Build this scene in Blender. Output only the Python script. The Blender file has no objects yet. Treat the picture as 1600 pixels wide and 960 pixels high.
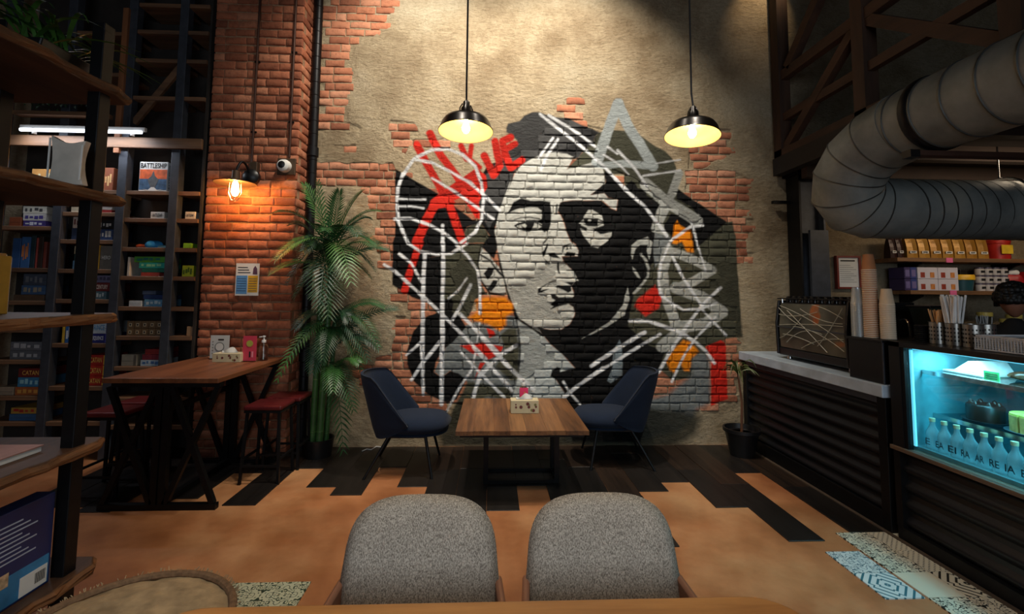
import bpy, math, random
import numpy as np
from mathutils import Matrix, Vector

random.seed(7)
RNG = np.random.default_rng(11)
SC = bpy.context.scene
COL = SC.collection
PI = math.pi

# ------------------------------------------------------------------ camera
FPX, CX, CY, HC = 720.0, 800.0, 405.0, 1.54      # focal length and principal point in a 1600x960 frame, eye height
def unit(v):
    v = np.array(v, float)
    return v / np.linalg.norm(v)
UPV = unit([885 - CX, -9470 - CY, FPX])
FWV = unit([768 - CX, 458 - CY, FPX])
FWV = unit(FWV - UPV * FWV.dot(UPV))
ROT = np.array([np.cross(FWV, UPV), FWV, UPV])   # camera frame (right, down, forward) to world
EYE = np.array([0, 0, HC])
def ray(px, py): return ROT @ np.array([(px - CX) / FPX, (py - CY) / FPX, 1.0])
def onZ(px, py, z): d = ray(px, py); return EYE + d * ((z - HC) / d[2])
def onY(px, py, y): d = ray(px, py); return EYE + d * (y / d[1])
def onX(px, py, x): d = ray(px, py); return EYE + d * (x / d[0])
def to_px(P):
    c = (np.asarray(P, float) - EYE) @ ROT
    return CX + FPX * c[:, 0] / c[:, 2], CY + FPX * c[:, 1] / c[:, 2]

cam = bpy.data.cameras.new('camera'); cam.sensor_width = 36; cam.sensor_fit = 'HORIZONTAL'
cam.lens = FPX / 1600 * 36; cam.shift_x = (800 - CX) / 1600; cam.shift_y = -(480 - CY) / 1600
cam.clip_start = 0.05; cam.clip_end = 100
camo = bpy.data.objects.new('camera', cam); COL.objects.link(camo)
M = Matrix.Identity(4)
for i in range(3):
    M[i][0] = ROT[i, 0]; M[i][1] = -ROT[i, 1]; M[i][2] = -ROT[i, 2]; M[i][3] = EYE[i]
camo.matrix_world = M
SC.camera = camo

# ------------------------------------------------------------------ exposure, world, large lights
SC.view_settings.view_transform = 'Standard'; SC.view_settings.look = 'None'
SC.view_settings.exposure = 0.0; SC.view_settings.gamma = 1.0; SC.view_settings.use_curve_mapping = False
world = bpy.data.worlds.new('room_air'); SC.world = world; world.use_nodes = True
world.node_tree.nodes['Background'].inputs[0].default_value = (0.55, 0.62, 0.75, 1)
world.node_tree.nodes['Background'].inputs[1].default_value = 0.02

def lamp(name, kind, loc, power, color, target=None, **kw):
    d = bpy.data.lights.new(name, kind); d.energy = power; d.color = color
    for k, v in kw.items(): setattr(d, k, v)
    o = bpy.data.objects.new(name, d); COL.objects.link(o); o.location = loc
    if target is not None:
        o.rotation_euler = (Vector(target) - Vector(loc)).to_track_quat('-Z', 'Y').to_euler()
    return o
# daylight from the shop front behind the camera
lamp('shopfront_daylight', 'AREA', (0.2, -3.6, 2.3), 100, (0.80, 0.90, 1.0), (0.3, 3.5, 0.7), shape='RECTANGLE', size=4.5, size_y=2.4)
# ceiling spots that wash the mural wall
for nm, loc, tgt, pw, ang in (('wall_wash_spot', (-0.75, 3.35, 5.05), (-0.75, 4.7, 3.45), 300, 104), ('wall_wash_spot', (0.75, 3.35, 5.05), (0.60, 4.7, 3.35), 400, 104),
                              ('wall_wash_spot', (1.7, 2.9, 5.05), (1.0, 4.4, 1.5), 150, 76), ('wall_wash_spot', (-0.6, 2.6, 5.05), (-0.5, 4.2, 1.2), 130, 76)):
    lamp(nm, 'SPOT', loc, pw, (1.0, 0.905, 0.77), tgt, spot_size=math.radians(ang), spot_blend=0.8, shadow_soft_size=0.06)
# added fill spot, no fixture, brightens the seats by the camera
lamp('seat_downlight', 'SPOT', (0.2, 1.0, 4.9), 230, (1.0, 0.9, 0.76), (0.2, 1.7, 0.4), spot_size=math.radians(74), spot_blend=0.9, shadow_soft_size=0.25)

# ------------------------------------------------------------------ materials (all procedural)
def lin(r, g, b):
    f = lambda v: (v / 255 / 12.92) if v / 255 <= 0.04045 else ((v / 255 + 0.055) / 1.055) ** 2.4
    return (f(r), f(g), f(b), 1.0)
MATS = {}
def new_mat(name):
    m = bpy.data.materials.new(name); m.use_nodes = True
    return m, m.node_tree, m.node_tree.nodes['Principled BSDF']
def nd(nt, kind, **kw):
    n = nt.nodes.new(kind)
    for k, v in kw.items():
        if k.startswith('i_'): n.inputs[k[2:].replace('_', ' ')].default_value = v
        else: setattr(n, k, v)
    return n
def ramp(nt, fac, stops):
    r = nt.nodes.new('ShaderNodeValToRGB'); e = r.color_ramp.elements
    while len(e) < len(stops): e.new(0.5)
    for i, (p, c) in enumerate(stops): e[i].position = p; e[i].color = c
    nt.links.new(fac, r.inputs['Fac']); return r
def bump(nt, b, height, strength=0.3, dist=0.01):
    n = nd(nt, 'ShaderNodeBump'); n.inputs['Strength'].default_value = strength; n.inputs['Distance'].default_value = dist
    nt.links.new(height, n.inputs['Height']); nt.links.new(n.outputs['Normal'], b.inputs['Normal'])
def coords(nt, scale=(1, 1, 1), kind='Object'):
    t = nd(nt, 'ShaderNodeTexCoord'); m = nd(nt, 'ShaderNodeMapping'); m.inputs['Scale'].default_value = scale
    nt.links.new(t.outputs[kind], m.inputs['Vector']); return m.outputs['Vector']
def noise(nt, vec, scale, detail=4, rough=0.55):
    n = nd(nt, 'ShaderNodeTexNoise'); n.inputs['Scale'].default_value = scale; n.inputs['Detail'].default_value = detail; n.inputs['Roughness'].default_value = rough
    nt.links.new(vec, n.inputs['Vector']); return n.outputs['Fac']
def plain(name, rgb, rough=0.5, metal=0.0, var=0.15, scale=12.0, bmp=0.05, bscale=120.0, spec=0.5):
    """one colour with slight procedural mottling and fine relief"""
    if name in MATS: return MATS[name]
    m, nt, b = new_mat(name); v = coords(nt)
    c = lin(*rgb); lo = tuple(x * (1 - var) for x in c[:3]) + (1,); hi = tuple(min(1, x * (1 + var)) for x in c[:3]) + (1,)
    r = ramp(nt, noise(nt, v, scale), [(0.3, lo), (0.7, hi)])
    nt.links.new(r.outputs['Color'], b.inputs['Base Color'])
    b.inputs['Roughness'].default_value = rough; b.inputs['Metallic'].default_value = metal; b.inputs['Specular IOR Level'].default_value = spec
    if bmp: bump(nt, b, noise(nt, v, bscale, 3), bmp, 0.002)
    MATS[name] = m; return m
def wood(name, dark, light, axis='Y', scale=1.0, rough=0.5, bmp=0.25, stretch=14, contrast=(0.3, 0.72)):
    if name in MATS: return MATS[name]
    m, nt, b = new_mat(name)
    s = {'X': (1, stretch, stretch), 'Y': (stretch, 1, stretch), 'Z': (stretch, stretch, 1)}[axis]
    v = coords(nt, tuple(x * scale for x in s))
    f = noise(nt, v, 2.2, 8, 0.65); f2 = noise(nt, v, 0.7, 3, 0.5)
    mx = nd(nt, 'ShaderNodeMath', operation='ADD'); mx.use_clamp = False
    ml = nd(nt, 'ShaderNodeMath', operation='MULTIPLY'); ml.inputs[1].default_value = 0.5
    nt.links.new(f, mx.inputs[0]); nt.links.new(f2, mx.inputs[1]); nt.links.new(mx.outputs[0], ml.inputs[0])
    mid = tuple((a + c) / 2 for a, c in zip(lin(*dark), lin(*light)))
    r = ramp(nt, ml.outputs[0], [(contrast[0], lin(*dark)), (0.5, mid), (contrast[1], lin(*light))])
    nt.links.new(r.outputs['Color'], b.inputs['Base Color']); b.inputs['Roughness'].default_value = rough
    bump(nt, b, f, bmp, 0.004)
    MATS[name] = m; return m
def fabric(name, c1, c2, scale=260, rough=0.95, stretch=(1, 1, 1), bmp=0.5):
    if name in MATS: return MATS[name]
    m, nt, b = new_mat(name); v = coords(nt, stretch)
    f = noise(nt, v, scale, 2, 0.7); g = noise(nt, v, 9, 3)
    r = ramp(nt, f, [(0.36, lin(*c1)), (0.64, lin(*c2))])
    h = nd(nt, 'ShaderNodeMix', data_type='RGBA', blend_type='MULTIPLY'); h.inputs[0].default_value = 0.35
    rg = ramp(nt, g, [(0.3, (0.6, 0.6, 0.62, 1)), (0.7, (1, 1, 1, 1))])
    nt.links.new(r.outputs['Color'], h.inputs[6]); nt.links.new(rg.outputs['Color'], h.inputs[7])
    nt.links.new(h.outputs[2], b.inputs['Base Color']); b.inputs['Roughness'].default_value = rough
    b.inputs['Specular IOR Level'].default_value = 0.2; b.inputs['Sheen Weight'].default_value = 0.05
    bump(nt, b, f, bmp, 0.002); MATS[name] = m; return m
def glow(name, rgb, strength):
    if name in MATS: return MATS[name]
    m, nt, b = new_mat(name); b.inputs['Base Color'].default_value = lin(*rgb)
    b.inputs['Emission Color'].default_value = lin(*rgb); b.inputs['Emission Strength'].default_value = strength
    MATS[name] = m; return m
def glass(name, rgb=(255, 255, 255), rough=0.02, ior=1.45, alpha=1.0):
    if name in MATS: return MATS[name]
    m, nt, b = new_mat(name); b.inputs['Base Color'].default_value = lin(*rgb); b.inputs['Roughness'].default_value = rough
    b.inputs['IOR'].default_value = ior; b.inputs['Transmission Weight'].default_value = 1.0; b.inputs['Alpha'].default_value = alpha
    MATS[name] = m; return m

def pane(name, rgb=(235, 245, 246), clear=0.9, rough=0.02):
    """thin sheet of glass: mostly clear, with a Fresnel gloss"""
    if name in MATS: return MATS[name]
    m, nt, b = new_mat(name); t = nd(nt, 'ShaderNodeBsdfTransparent'); t.inputs[0].default_value = lin(*rgb); g = nd(nt, 'ShaderNodeBsdfGlossy'); g.inputs['Roughness'].default_value = rough
    lf = nd(nt, 'ShaderNodeLayerWeight'); lf.inputs['Blend'].default_value = 0.5; pw = nd(nt, 'ShaderNodeMath', operation='POWER'); pw.inputs[1].default_value = 4.0; nt.links.new(lf.outputs['Facing'], pw.inputs[0]); lw = nd(nt, 'ShaderNodeMath', operation='MULTIPLY_ADD'); lw.inputs[1].default_value = 0.9; lw.inputs[2].default_value = 0.05; nt.links.new(pw.outputs[0], lw.inputs[0]); mx = nd(nt, 'ShaderNodeMixShader'); nt.links.new(lw.outputs[0], mx.inputs[0]); nt.links.new(t.outputs[0], mx.inputs[1]); nt.links.new(g.outputs[0], mx.inputs[2])
    nt.links.new(mx.outputs[0], nt.nodes['Material Output'].inputs['Surface']); nt.nodes.remove(b); MATS[name] = m; return m
ORD = ['first', 'second', 'third', 'fourth', 'fifth', 'sixth', 'seventh', 'eighth', 'ninth', 'tenth']
def nth(n): return ORD[n - 1] if n <= 10 else '%d%s' % (n, {1: 'st', 2: 'nd', 3: 'rd'}.get(n % 10 if n > 20 else 0, 'th'))

# ------------------------------------------------------------------ mesh helpers
class MB:
    """collects shapes and links them as ONE mesh object"""
    def __init__(s): s.V = []; s.F = []
    def add(s, V, F):
        k = len(s.V); s.V += [tuple(map(float, v)) for v in V]; s.F += [tuple(i + k for i in f) for f in F]; return s
    def box(s, c, d, rz=0.0, rx=0.0, ry=0.0):
        R = (Matrix.Rotation(rz, 3, 'Z') @ Matrix.Rotation(ry, 3, 'Y') @ Matrix.Rotation(rx, 3, 'X')) if (rz or rx or ry) else None
        V = []
        for x in (-.5, .5):
            for y in (-.5, .5):
                for z in (-.5, .5):
                    p = Vector((x * d[0], y * d[1], z * d[2]))
                    if R: p = R @ p
                    V.append((p.x + c[0], p.y + c[1], p.z + c[2]))
        return s.add(V, [(0, 1, 3, 2), (4, 6, 7, 5), (0, 4, 5, 1), (2, 3, 7, 6), (0, 2, 6, 4), (1, 5, 7, 3)])
    def span(s, a, b): return s.box([(a[i] + b[i]) / 2 for i in range(3)], [abs(b[i] - a[i]) for i in range(3)])
    def bar(s, p, q, w, h, up=(0, 0, 1)):
        p = Vector(p); q = Vector(q); t = (q - p).normalized(); u = Vector(up)
        if abs(t.dot(u)) > 0.99: u = Vector((0, 1, 0))
        r = t.cross(u).normalized() * (w / 2); n = r.cross(t).normalized() * (h / 2)
        V = [p - r - n, p + r - n, p + r + n, p - r + n, q - r - n, q + r - n, q + r + n, q - r + n]
        return s.add(V, [(3, 2, 1, 0), (4, 5, 6, 7), (0, 1, 5, 4), (1, 2, 6, 5), (2, 3, 7, 6), (3, 0, 4, 7)])
    def tube(s, path, r, n=10, cap=True, closed=False):
        P = [Vector(p) for p in path]; m = len(P); rr = r if hasattr(r, '__len__') else [r] * m
        T = []
        for i in range(m):
            a = P[(i - 1) % m] if closed else P[max(i - 1, 0)]; b = P[(i + 1) % m] if closed else P[min(i + 1, m - 1)]
            T.append((b - a).normalized())
        u = T[0].orthogonal().normalized(); V = []
        for i in range(m):
            if i: u = (u - T[i] * u.dot(T[i])).normalized()
            w = T[i].cross(u)
            for k in range(n):
                a = 2 * PI * k / n; V.append(P[i] + (u * math.cos(a) + w * math.sin(a)) * rr[i])
        F = []
        for i in range(m if closed else m - 1):
            j = (i + 1) % m
            for k in range(n): F.append((i * n + k, i * n + (k + 1) % n, j * n + (k + 1) % n, j * n + k))
        if cap and not closed: F += [tuple(range(n - 1, -1, -1)), tuple((m - 1) * n + k for k in range(n))]
        return s.add(V, F)
    def lathe(s, prof, n=24, o=(0, 0, 0), R=None, cap=True):
        V = []; F = []; m = len(prof)
        for r, z in prof:
            for k in range(n):
                a = 2 * PI * k / n; p = Vector((r * math.cos(a), r * math.sin(a), z))
                if R is not None: p = R @ p
                V.append((p.x + o[0], p.y + o[1], p.z + o[2]))
        for i in range(m - 1):
            for k in range(n): F.append((i * n + k, i * n + (k + 1) % n, (i + 1) * n + (k + 1) % n, (i + 1) * n + k))
        if cap and prof[0][0] > 1e-4: F.append(tuple(range(n - 1, -1, -1)))
        if cap and prof[-1][0] > 1e-4: F.append(tuple((m - 1) * n + k for k in range(n)))
        return s.add(V, F)
    def prism(s, pts, a, b, axis='Y'):
        """2-D outline extruded from a to b along an axis; pts are (x,z), (y,z) or (x,y)"""
        f = {'Y': lambda p, t: (p[0], t, p[1]), 'X': lambda p, t: (t, p[0], p[1]), 'Z': lambda p, t: (p[0], p[1], t)}[axis]
        n = len(pts); V = [f(p, a) for p in pts] + [f(p, b) for p in pts]
        return s.add(V, [tuple(range(n)), tuple(range(2 * n - 1, n - 1, -1))] + [(i, i + n, (i + 1) % n + n, (i + 1) % n) for i in range(n)])
    def pillow(s, outline, thick, bulge=0.0, rings=6, fn=None, edge=0.5):
        """closed outline (u,v) filled with two rounded faces; fn(u,v,w) maps to 3-D"""
        n = len(outline); cu = sum(p[0] for p in outline) / n; cv = sum(p[1] for p in outline) / n
        fn = fn or (lambda u, v, w: (u, w, v)); V = []; F = []
        prof = []
        for i in range(rings + 1):                       # outermost ring to the middle
            t = i / rings; prof.append((1 - t, (1 - (1 - t) ** 4) ** edge * thick / 2 + bulge * (1 - (1 - t) ** 2)))
        rows = [(sc, w) for sc, w in reversed(prof)] + [(sc, -w) for sc, w in prof[1:]]
        rows = [r for r in rows]
        for sc, w in rows:
            q = max(sc, 0.02)
            for (u, v) in outline: V.append(fn(cu + (u - cu) * q, cv + (v - cv) * q, w))
        for i in range(len(rows) - 1):
            for k in range(n): F.append((i * n + k, i * n + (k + 1) % n, (i + 1) * n + (k + 1) % n, (i + 1) * n + k))
        F += [tuple(range(n - 1, -1, -1)), tuple((len(rows) - 1) * n + k for k in range(n))]
        return s.add(V, F)
    def build(s, name, mat, parent=None, smooth=False, bevel=0.0, world=True, origin=None, seg=2):
        off = Vector((0, 0, 0))
        if parent is not None and world:
            q = parent
            while q is not None: off += q.location; q = q.parent
        elif origin is not None: off = Vector(origin)
        me = bpy.data.meshes.new(name); me.from_pydata([(v[0] - off.x, v[1] - off.y, v[2] - off.z) for v in s.V], [], s.F); me.update()
        o = bpy.data.objects.new(name, me); COL.objects.link(o)
        if parent is not None: o.parent = parent
        elif origin is not None: o.location = off
        me.materials.append(mat)
        if smooth:
            me.polygons.foreach_set('use_smooth', [True] * len(me.polygons))
            if smooth != 'all' and hasattr(me, 'set_sharp_from_angle'): me.set_sharp_from_angle(angle=math.radians(40))
        if bevel:
            b = o.modifiers.new('edge', 'BEVEL'); b.width = bevel; b.segments = seg; b.limit_method = 'ANGLE'; b.angle_limit = math.radians(50)
        return o
def tag(o, label, cat, group=None, kind=None):
    if label: o['label'] = label
    if cat: o['category'] = cat
    if group: o['group'] = group
    if kind: o['kind'] = kind
    return o
def struct(o, label=None, cat=None):
    o['kind'] = 'structure'
    if label: o['label'] = label
    if cat: o['category'] = cat
    return o
def thing(name, label, cat, loc=(0, 0, 0), rz=0.0, group=None):
    o = bpy.data.objects.new(name, None); COL.objects.link(o); o.empty_display_size = 0.05
    o.location = tuple(float(v) for v in loc); o.rotation_euler = (0, 0, rz); return tag(o, label, cat, group)
def clone(root, loc, rz=0.0, label=None, group=None):
    def cp(o, par):
        c = o.copy(); COL.objects.link(c); c.parent = par
        for ch in [x for x in bpy.data.objects if x.parent == o]: cp(ch, c)
        return c
    r = cp(root, None); r.location = tuple(float(v) for v in loc); r.rotation_euler = (0, 0, rz)
    if label: r['label'] = label
    if group: r['group'] = group
    return r
def rounded(w, h, r, n=6, cx=0, cy=0):
    P = []
    for sx, sy, a0 in ((1, 1, 0), (-1, 1, 90), (-1, -1, 180), (1, -1, 270)):
        for i in range(n + 1):
            a = math.radians(a0 + 90 * i / n); P.append((cx + sx * (w / 2 - r) + r * math.cos(a), cy + sy * (h / 2 - r) + r * math.sin(a)))
    return P
def bez(p0, p1, p2, n):
    p0, p1, p2 = map(lambda p: np.array(p, float), (p0, p1, p2))
    return [tuple((1 - t) ** 2 * p0 + 2 * t * (1 - t) * p1 + t * t * p2) for t in np.linspace(0, 1, n)]
TEXTS = {}
def make_texts(words):
    """letters become meshes one unit wide, once per word"""
    for w in words:
        cu = bpy.data.curves.new('lettering', 'FONT'); cu.body = w; cu.align_x = 'CENTER'; cu.align_y = 'CENTER'; cu.offset = 0.012; cu.resolution_u = 3
        o = bpy.data.objects.new('lettering', cu); COL.objects.link(o)
        dg = bpy.context.evaluated_depsgraph_get(); me = bpy.data.meshes.new_from_object(o.evaluated_get(dg))
        bpy.data.objects.remove(o); bpy.data.curves.remove(cu)
        co = np.empty(len(me.vertices) * 3); me.vertices.foreach_get('co', co); co = co.reshape(-1, 3)
        mn = co[:, :2].min(0); mx = co[:, :2].max(0); TEXTS[w] = ((co[:, :2] - (mn + mx) / 2) / (mx[0] - mn[0]), [tuple(p.vertices) for p in me.polygons], (mx[1] - mn[1]) / (mx[0] - mn[0]))
        bpy.data.meshes.remove(me)
def lettering(word, center, width, mat, parent, right=(1, 0, 0), up=(0, 0, 1), height=None, name='lettering'):
    P, F, asp = TEXTS[word]; r = np.array(right, float); u = np.array(up, float); hs = width if height is None else height / asp
    V = np.array(center, float) + P[:, :1] * width * r + P[:, 1:] * hs * u
    return MB().add(V.tolist(), F).build(name, mat, parent)
make_texts(['BATTLESHIP', 'CATAN', 'SEQUENCE', 'RINCE', 'CENTURY', 'HERO', 'E', 'EA', 'EI', 'RA', 'AR', 'RE', 'IA', 'ET', 'A'])
# ================================================================== the shell of the room
WY = 4.76                                             # mural wall
PX0, PX1, PY = -2.73, -1.885, 4.45                    # brick pier: sides and front
def stained_floor():
    m, nt, b = new_mat('stained_concrete'); v = coords(nt)
    f = noise(nt, v, 0.9, 6, 0.6); g = noise(nt, v, 3.5, 5, 0.6); h = noise(nt, v, 90, 3)
    r = ramp(nt, f, [(0.32, lin(134, 78, 44)), (0.5, lin(172, 114, 72)), (0.68, lin(194, 146, 102))])
    r2 = ramp(nt, g, [(0.35, (0.72, 0.66, 0.6, 1)), (0.6, (1, 1, 1, 1))])
    x = nd(nt, 'ShaderNodeMix', data_type='RGBA', blend_type='MULTIPLY'); x.inputs[0].default_value = 0.8
    nt.links.new(r.outputs['Color'], x.inputs[6]); nt.links.new(r2.outputs['Color'], x.inputs[7]); nt.links.new(x.outputs[2], b.inputs['Base Color'])
    rr = ramp(nt, g, [(0.3, (0.42, 0.42, 0.42, 1)), (0.7, (0.6, 0.6, 0.6, 1))]); nt.links.new(rr.outputs['Color'], b.inputs['Roughness'])
    bump(nt, b, h, 0.06, 0.002); return m
floor = struct(MB().span((-6.5, -4.5, -0.12), (7.5, 5.1, 0)).build('floor', stained_floor()), 'orange stained concrete floor with dark wood planks and patterned tiles', 'floor')
PLANK = [wood('plank_dark_%d' % i, d, l, 'Y', 1.0, 0.45, 0.35, 16) for i, (d, l) in enumerate((((10, 8, 7), (32, 26, 22)), ((13, 10, 9), (40, 32, 26)), ((16, 11, 8), (54, 38, 27))))]
ends = {-14: 3.3, -13: 3.5, -12: 3.42, -11: 3.75, -10: 3.62, -9: 4.1, -8: 3.5, -7: 4.19, -6: 3.80, -5: 3.65, -4: 4.205, -3: 3.79, -2: 3.42, -1: 3.3, 0: 3.374, 1: 3.79, 2: 3.5, 3: 3.62, 4: 2.88,
        5: 3.66, 6: 3.83, 7: 3.38, 8: 2.92, 9: 4.01, 10: 3.01}
for k, ye in ends.items():
    x0 = -0.018 + 0.2365 * k + 0.001; x1 = x0 + 0.2347 if k < 10 else 2.63
    y = ye; q = 0
    cuts = [ye] + ([ye + 0.55 + 0.3 * ((k * 7) % 3) / 2] if 4.7 - ye > 0.95 else []) + [4.74]
    for a, c in zip(cuts[:-1], cuts[1:]):
        t = 0.004 + 0.002 * ((k * 5 + q) % 3)
        MB().span((x0, a + 0.001, -0.01), (x1, c - 0.001, t)).build('plank', PLANK[(k * 3 + q * 2 + 9) % 3], floor, bevel=0.0015, seg=1); q += 1
def tile_mat(name, kind, ink, ground=(214, 206, 184)):
    """encaustic tile: printed line pattern in the tile's own plane"""
    m, nt, b = new_mat(name); v = coords(nt); s = nd(nt, 'ShaderNodeSeparateXYZ'); nt.links.new(v, s.inputs[0])
    def mth(op, a, c=None, d=None):
        n = nd(nt, 'ShaderNodeMath', operation=op)
        for i, z in enumerate((a, c, d)):
            if z is None: continue
            if isinstance(z, (int, float)): n.inputs[i].default_value = z
            else: nt.links.new(z, n.inputs[i])
        return n.outputs[0]
    ax = mth('ABSOLUTE', s.outputs['X']); ay = mth('ABSOLUTE', s.outputs['Y'])
    if kind == 'star':
        d = mth('ADD', ax, ay); w = mth('MULTIPLY', mth('ABSOLUTE', mth('SUBTRACT', ax, ay)), 1.3); f = mth('SINE', mth('MULTIPLY', mth('MAXIMUM', mth('MULTIPLY', d, 0.9), w), 150.0))
    elif kind == 'small':
        f = mth('SUBTRACT', mth('MULTIPLY', mth('SINE', mth('MULTIPLY', s.outputs['X'], 190.0)), mth('SINE', mth('MULTIPLY', s.outputs['Y'], 190.0))), 0.05)
    else:
        n = nd(nt, 'ShaderNodeTexNoise'); n.inputs['Scale'].default_value = 26; n.inputs['Detail'].default_value = 1
        cb = nd(nt, 'ShaderNodeCombineXYZ'); nt.links.new(ax, cb.inputs[0]); nt.links.new(ay, cb.inputs[1]); nt.links.new(cb.outputs[0], n.inputs['Vector'])
        f = mth('SINE', mth('MULTIPLY', n.outputs['Fac'], 40.0))
    r = ramp(nt, f, [(0.45, lin(*ground)), (0.62, lin(*ink))]); r.color_ramp.interpolation = 'LINEAR'
    if kind == 'blank': nt.links.remove(r.inputs['Fac'].links[0]); r.inputs['Fac'].default_value = 0.0
    nt.links.new(r.outputs['Color'], b.inputs['Base Color']); b.inputs['Roughness'].default_value = 0.4
    MATS[name] = m; return m
TM = {'k': tile_mat('tile_star_dark', 'star', (40, 40, 38)), 's': tile_mat('tile_small_dark', 'small', (50, 48, 44)), 'n': tile_mat('tile_vine_dark', 'vine', (44, 46, 42)),
      'b': tile_mat('tile_star_blue', 'star', (58, 110, 124), (206, 214, 214)), 'v': tile_mat('tile_vine_blue', 'vine', (62, 96, 110), (206, 212, 210)), 'x': tile_mat('tile_blank', 'blank', (214, 206, 184)),
      'g': tile_mat('tile_vine_green', 'vine', (40, 66, 52), (190, 196, 170))}
TS = 0.213
def tile(x, y, key):
    me = bpy.data.meshes.get('tile_' + key)
    o = MB().box((0, 0, 0), (TS - 0.003, TS - 0.003, 0.012)).build('tile', TM[key]); o.location = (x, y, 0.0005); o.parent = floor
rows = [('', 'n', 's'), ('v', 'n', 's'), ('b', 'x', 'k'), ('', 'n', 'n'), ('', '', 'n'), ('', 'k', 'n'), ('', '', 's'), ('', '', 'n')]
for j, r in enumerate(rows):
    for i, key in enumerate(r):
        if key: tile(2.05 + TS * (i + 0.5) - (0.035 if i == 0 else 0.02), 3.01 - TS * (j + 0.5), key)
for i, j, key in ((0, 0, 'g'), (1, 0, 'g'), (0, 1, 'g'), (1, 1, 'g')): tile(-1.36 + TS * (i + 0.5), 2.60 - TS * (j + 0.5), key)

CEIL = plain('ceiling_black', (26, 24, 22), 0.9)
struct(MB().span((-6.5, -4.5, 5.2), (7.5, 5.1, 5.3)).build('ceiling', CEIL), 'dark exposed ceiling high above the mural wall', 'ceiling')
struct(MB().span((-6.6, -4.5, 0), (-6.5, 5.1, 5.2)).build('wall_left', plain('wall_dim', (60, 54, 48), 0.9)), 'dim plaster wall beyond the game shelves', 'wall')
struct(MB().span((7.5, -4.5, 0), (7.6, 5.1, 5.2)).build('wall_right', plain('wall_dim', (60, 54, 48), 0.9)), 'dim plaster wall beyond the bar', 'wall')

# ------------------------------------------------------------------ value noise in numpy
def vnoise(x, z, cell, seed):
    g = np.random.default_rng(seed).random((257, 257)); x = x / cell + 1000.3; z = z / cell + 1000.7
    i = np.floor(x).astype(int); j = np.floor(z).astype(int); u = x - i; w = z - j; u = u * u * (3 - 2 * u); w = w * w * (3 - 2 * w); i %= 256; j %= 256
    return (g[i, j] * (1 - u) + g[i + 1, j] * u) * (1 - w) + (g[i, j + 1] * (1 - u) + g[i + 1, j + 1] * u) * w

# ------------------------------------------------------------------ the mural: outlines read off the wall, each in its own detail frame
FR = {'P': (0, 0, 1), 'a': (760, 280, .125), 'b': (880, 280, .125), 'c': (760, 380, .125), 'd': (900, 340, .125), 'e': (740, 480, 1 / 6), 'f': (920, 480, 1 / 6), 'g': (780, 150, .175), 'h': (1000, 280, .20833),
      'A': (600, 140, .2708), 'B': (880, 140, .2708), 'C': (600, 380, .2915), 'D': (880, 380, .2915), 'm': (600, 380, .1875), 'n': (600, 200, .1875),
      'q': (480, 0, .25), 'r': (480, 240, .1876), 's': (540, 420, .25), 't': (1080, 200, .25)}
def pts(*seq):
    """'g', (x,y), ..., 'h', (x,y): points of several detail frames as one list"""
    out = []; k = 'P'
    for s in seq:
        if isinstance(s, str): k = s
        else: x0, y0, sc = FR[k]; out.append((x0 + s[0] * sc, y0 + s[1] * sc))
    return np.array(out)
BLK = (9, 9, 10); HAIR = (66, 66, 66); OLV = (74, 74, 60); LGT = (196, 196, 188); GRY = (118, 123, 123); WHT = (232, 234, 236); PAL = (172, 180, 180); RED = (206, 40, 26); ORG = (240, 140, 16); DKO = (58, 58, 48); LG2 = (172, 174, 168)
SHAPES = []
def poly(col, *s, soft=1.0, a=1.0): SHAPES.append(('p', col, pts(*s), soft, a))
def line(col, w, *s, soft=1.2, a=1.0):
    k = s[0]; SHAPES.append(('l', col, pts(*s), soft, a, w * FR[k][2] / 2))
# grounds
poly(OLV, 'g', (600, 660), (700, 560), (850, 370), (890, 325), (1000, 310), (1200, 320), (1370, 440), (1480, 500), (1560, 590), (1575, 650), 'h', (230, 130), (275, 75), (645, 325), (690, 315), (700, 380), (715, 430), (725, 680), (745, 960),
     'f', (1430, 280), (1280, 300), (1090, 370), (1130, 640), (780, 690), (640, 560), (500, 500), (300, 190), (380, 0), 'D', (400, 100), (500, 0), 'h', (100, 300), 'b', (1000, 100), 'g', (1200, 700), (900, 700))
poly(OLV, 'P', (975, 240), (1050, 285), (1062, 320), (1040, 345), (1000, 330), (975, 290))
poly(GRY, 'f', (740, 820), (960, 640), (960, 480), (1050, 420), (1130, 470), (1140, 900), (1000, 960), 'P', (1085, 650), (1060, 675), (1000, 688), (930, 690), (880, 690), (930, 640), soft=4)
poly(DKO, 'P', (730, 640), (900, 625), (1060, 640), (1095, 650), (1088, 678), (1050, 700), (690, 700), (680, 660), soft=7, a=.9)
poly(RED, 'f', (1090, 370), (1230, 310), (1280, 340), (1285, 600), (1300, 860), (1140, 930), (1140, 500))
poly(OLV, 'm', (350, 130), (480, 100), (620, 50), (700, 10), (830, 0), (830, 60), (800, 330), (850, 420), (760, 470), (700, 640), (640, 620), (590, 640), (480, 640), (350, 480))
poly(OLV, 'n', (690, 830), (800, 770), (880, 900), (880, 960), (640, 960))
poly(BLK, 'n', (95, 345), (460, 555), (740, 770), (800, 770), (800, 500), 'A', (560, 500), (600, 430), (760, 400), (740, 560), (640, 800), 'C', (610, 20), (590, 90), (520, 20), 'n', (880, 900), (800, 790), (690, 830), (640, 940), 'm', (600, 60), (480, 105), (350, 130), (350, 480), (300, 470), (240, 455), (140, 390), (70, 350), (75, 0), 'n', (95, 900))
poly(GRY, 'C', (330, 560), (270, 690), (310, 720), (355, 685), (440, 735), (480, 800), (560, 850), (720, 860), (760, 560), (720, 400), (640, 380), (560, 400), (440, 440))
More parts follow.
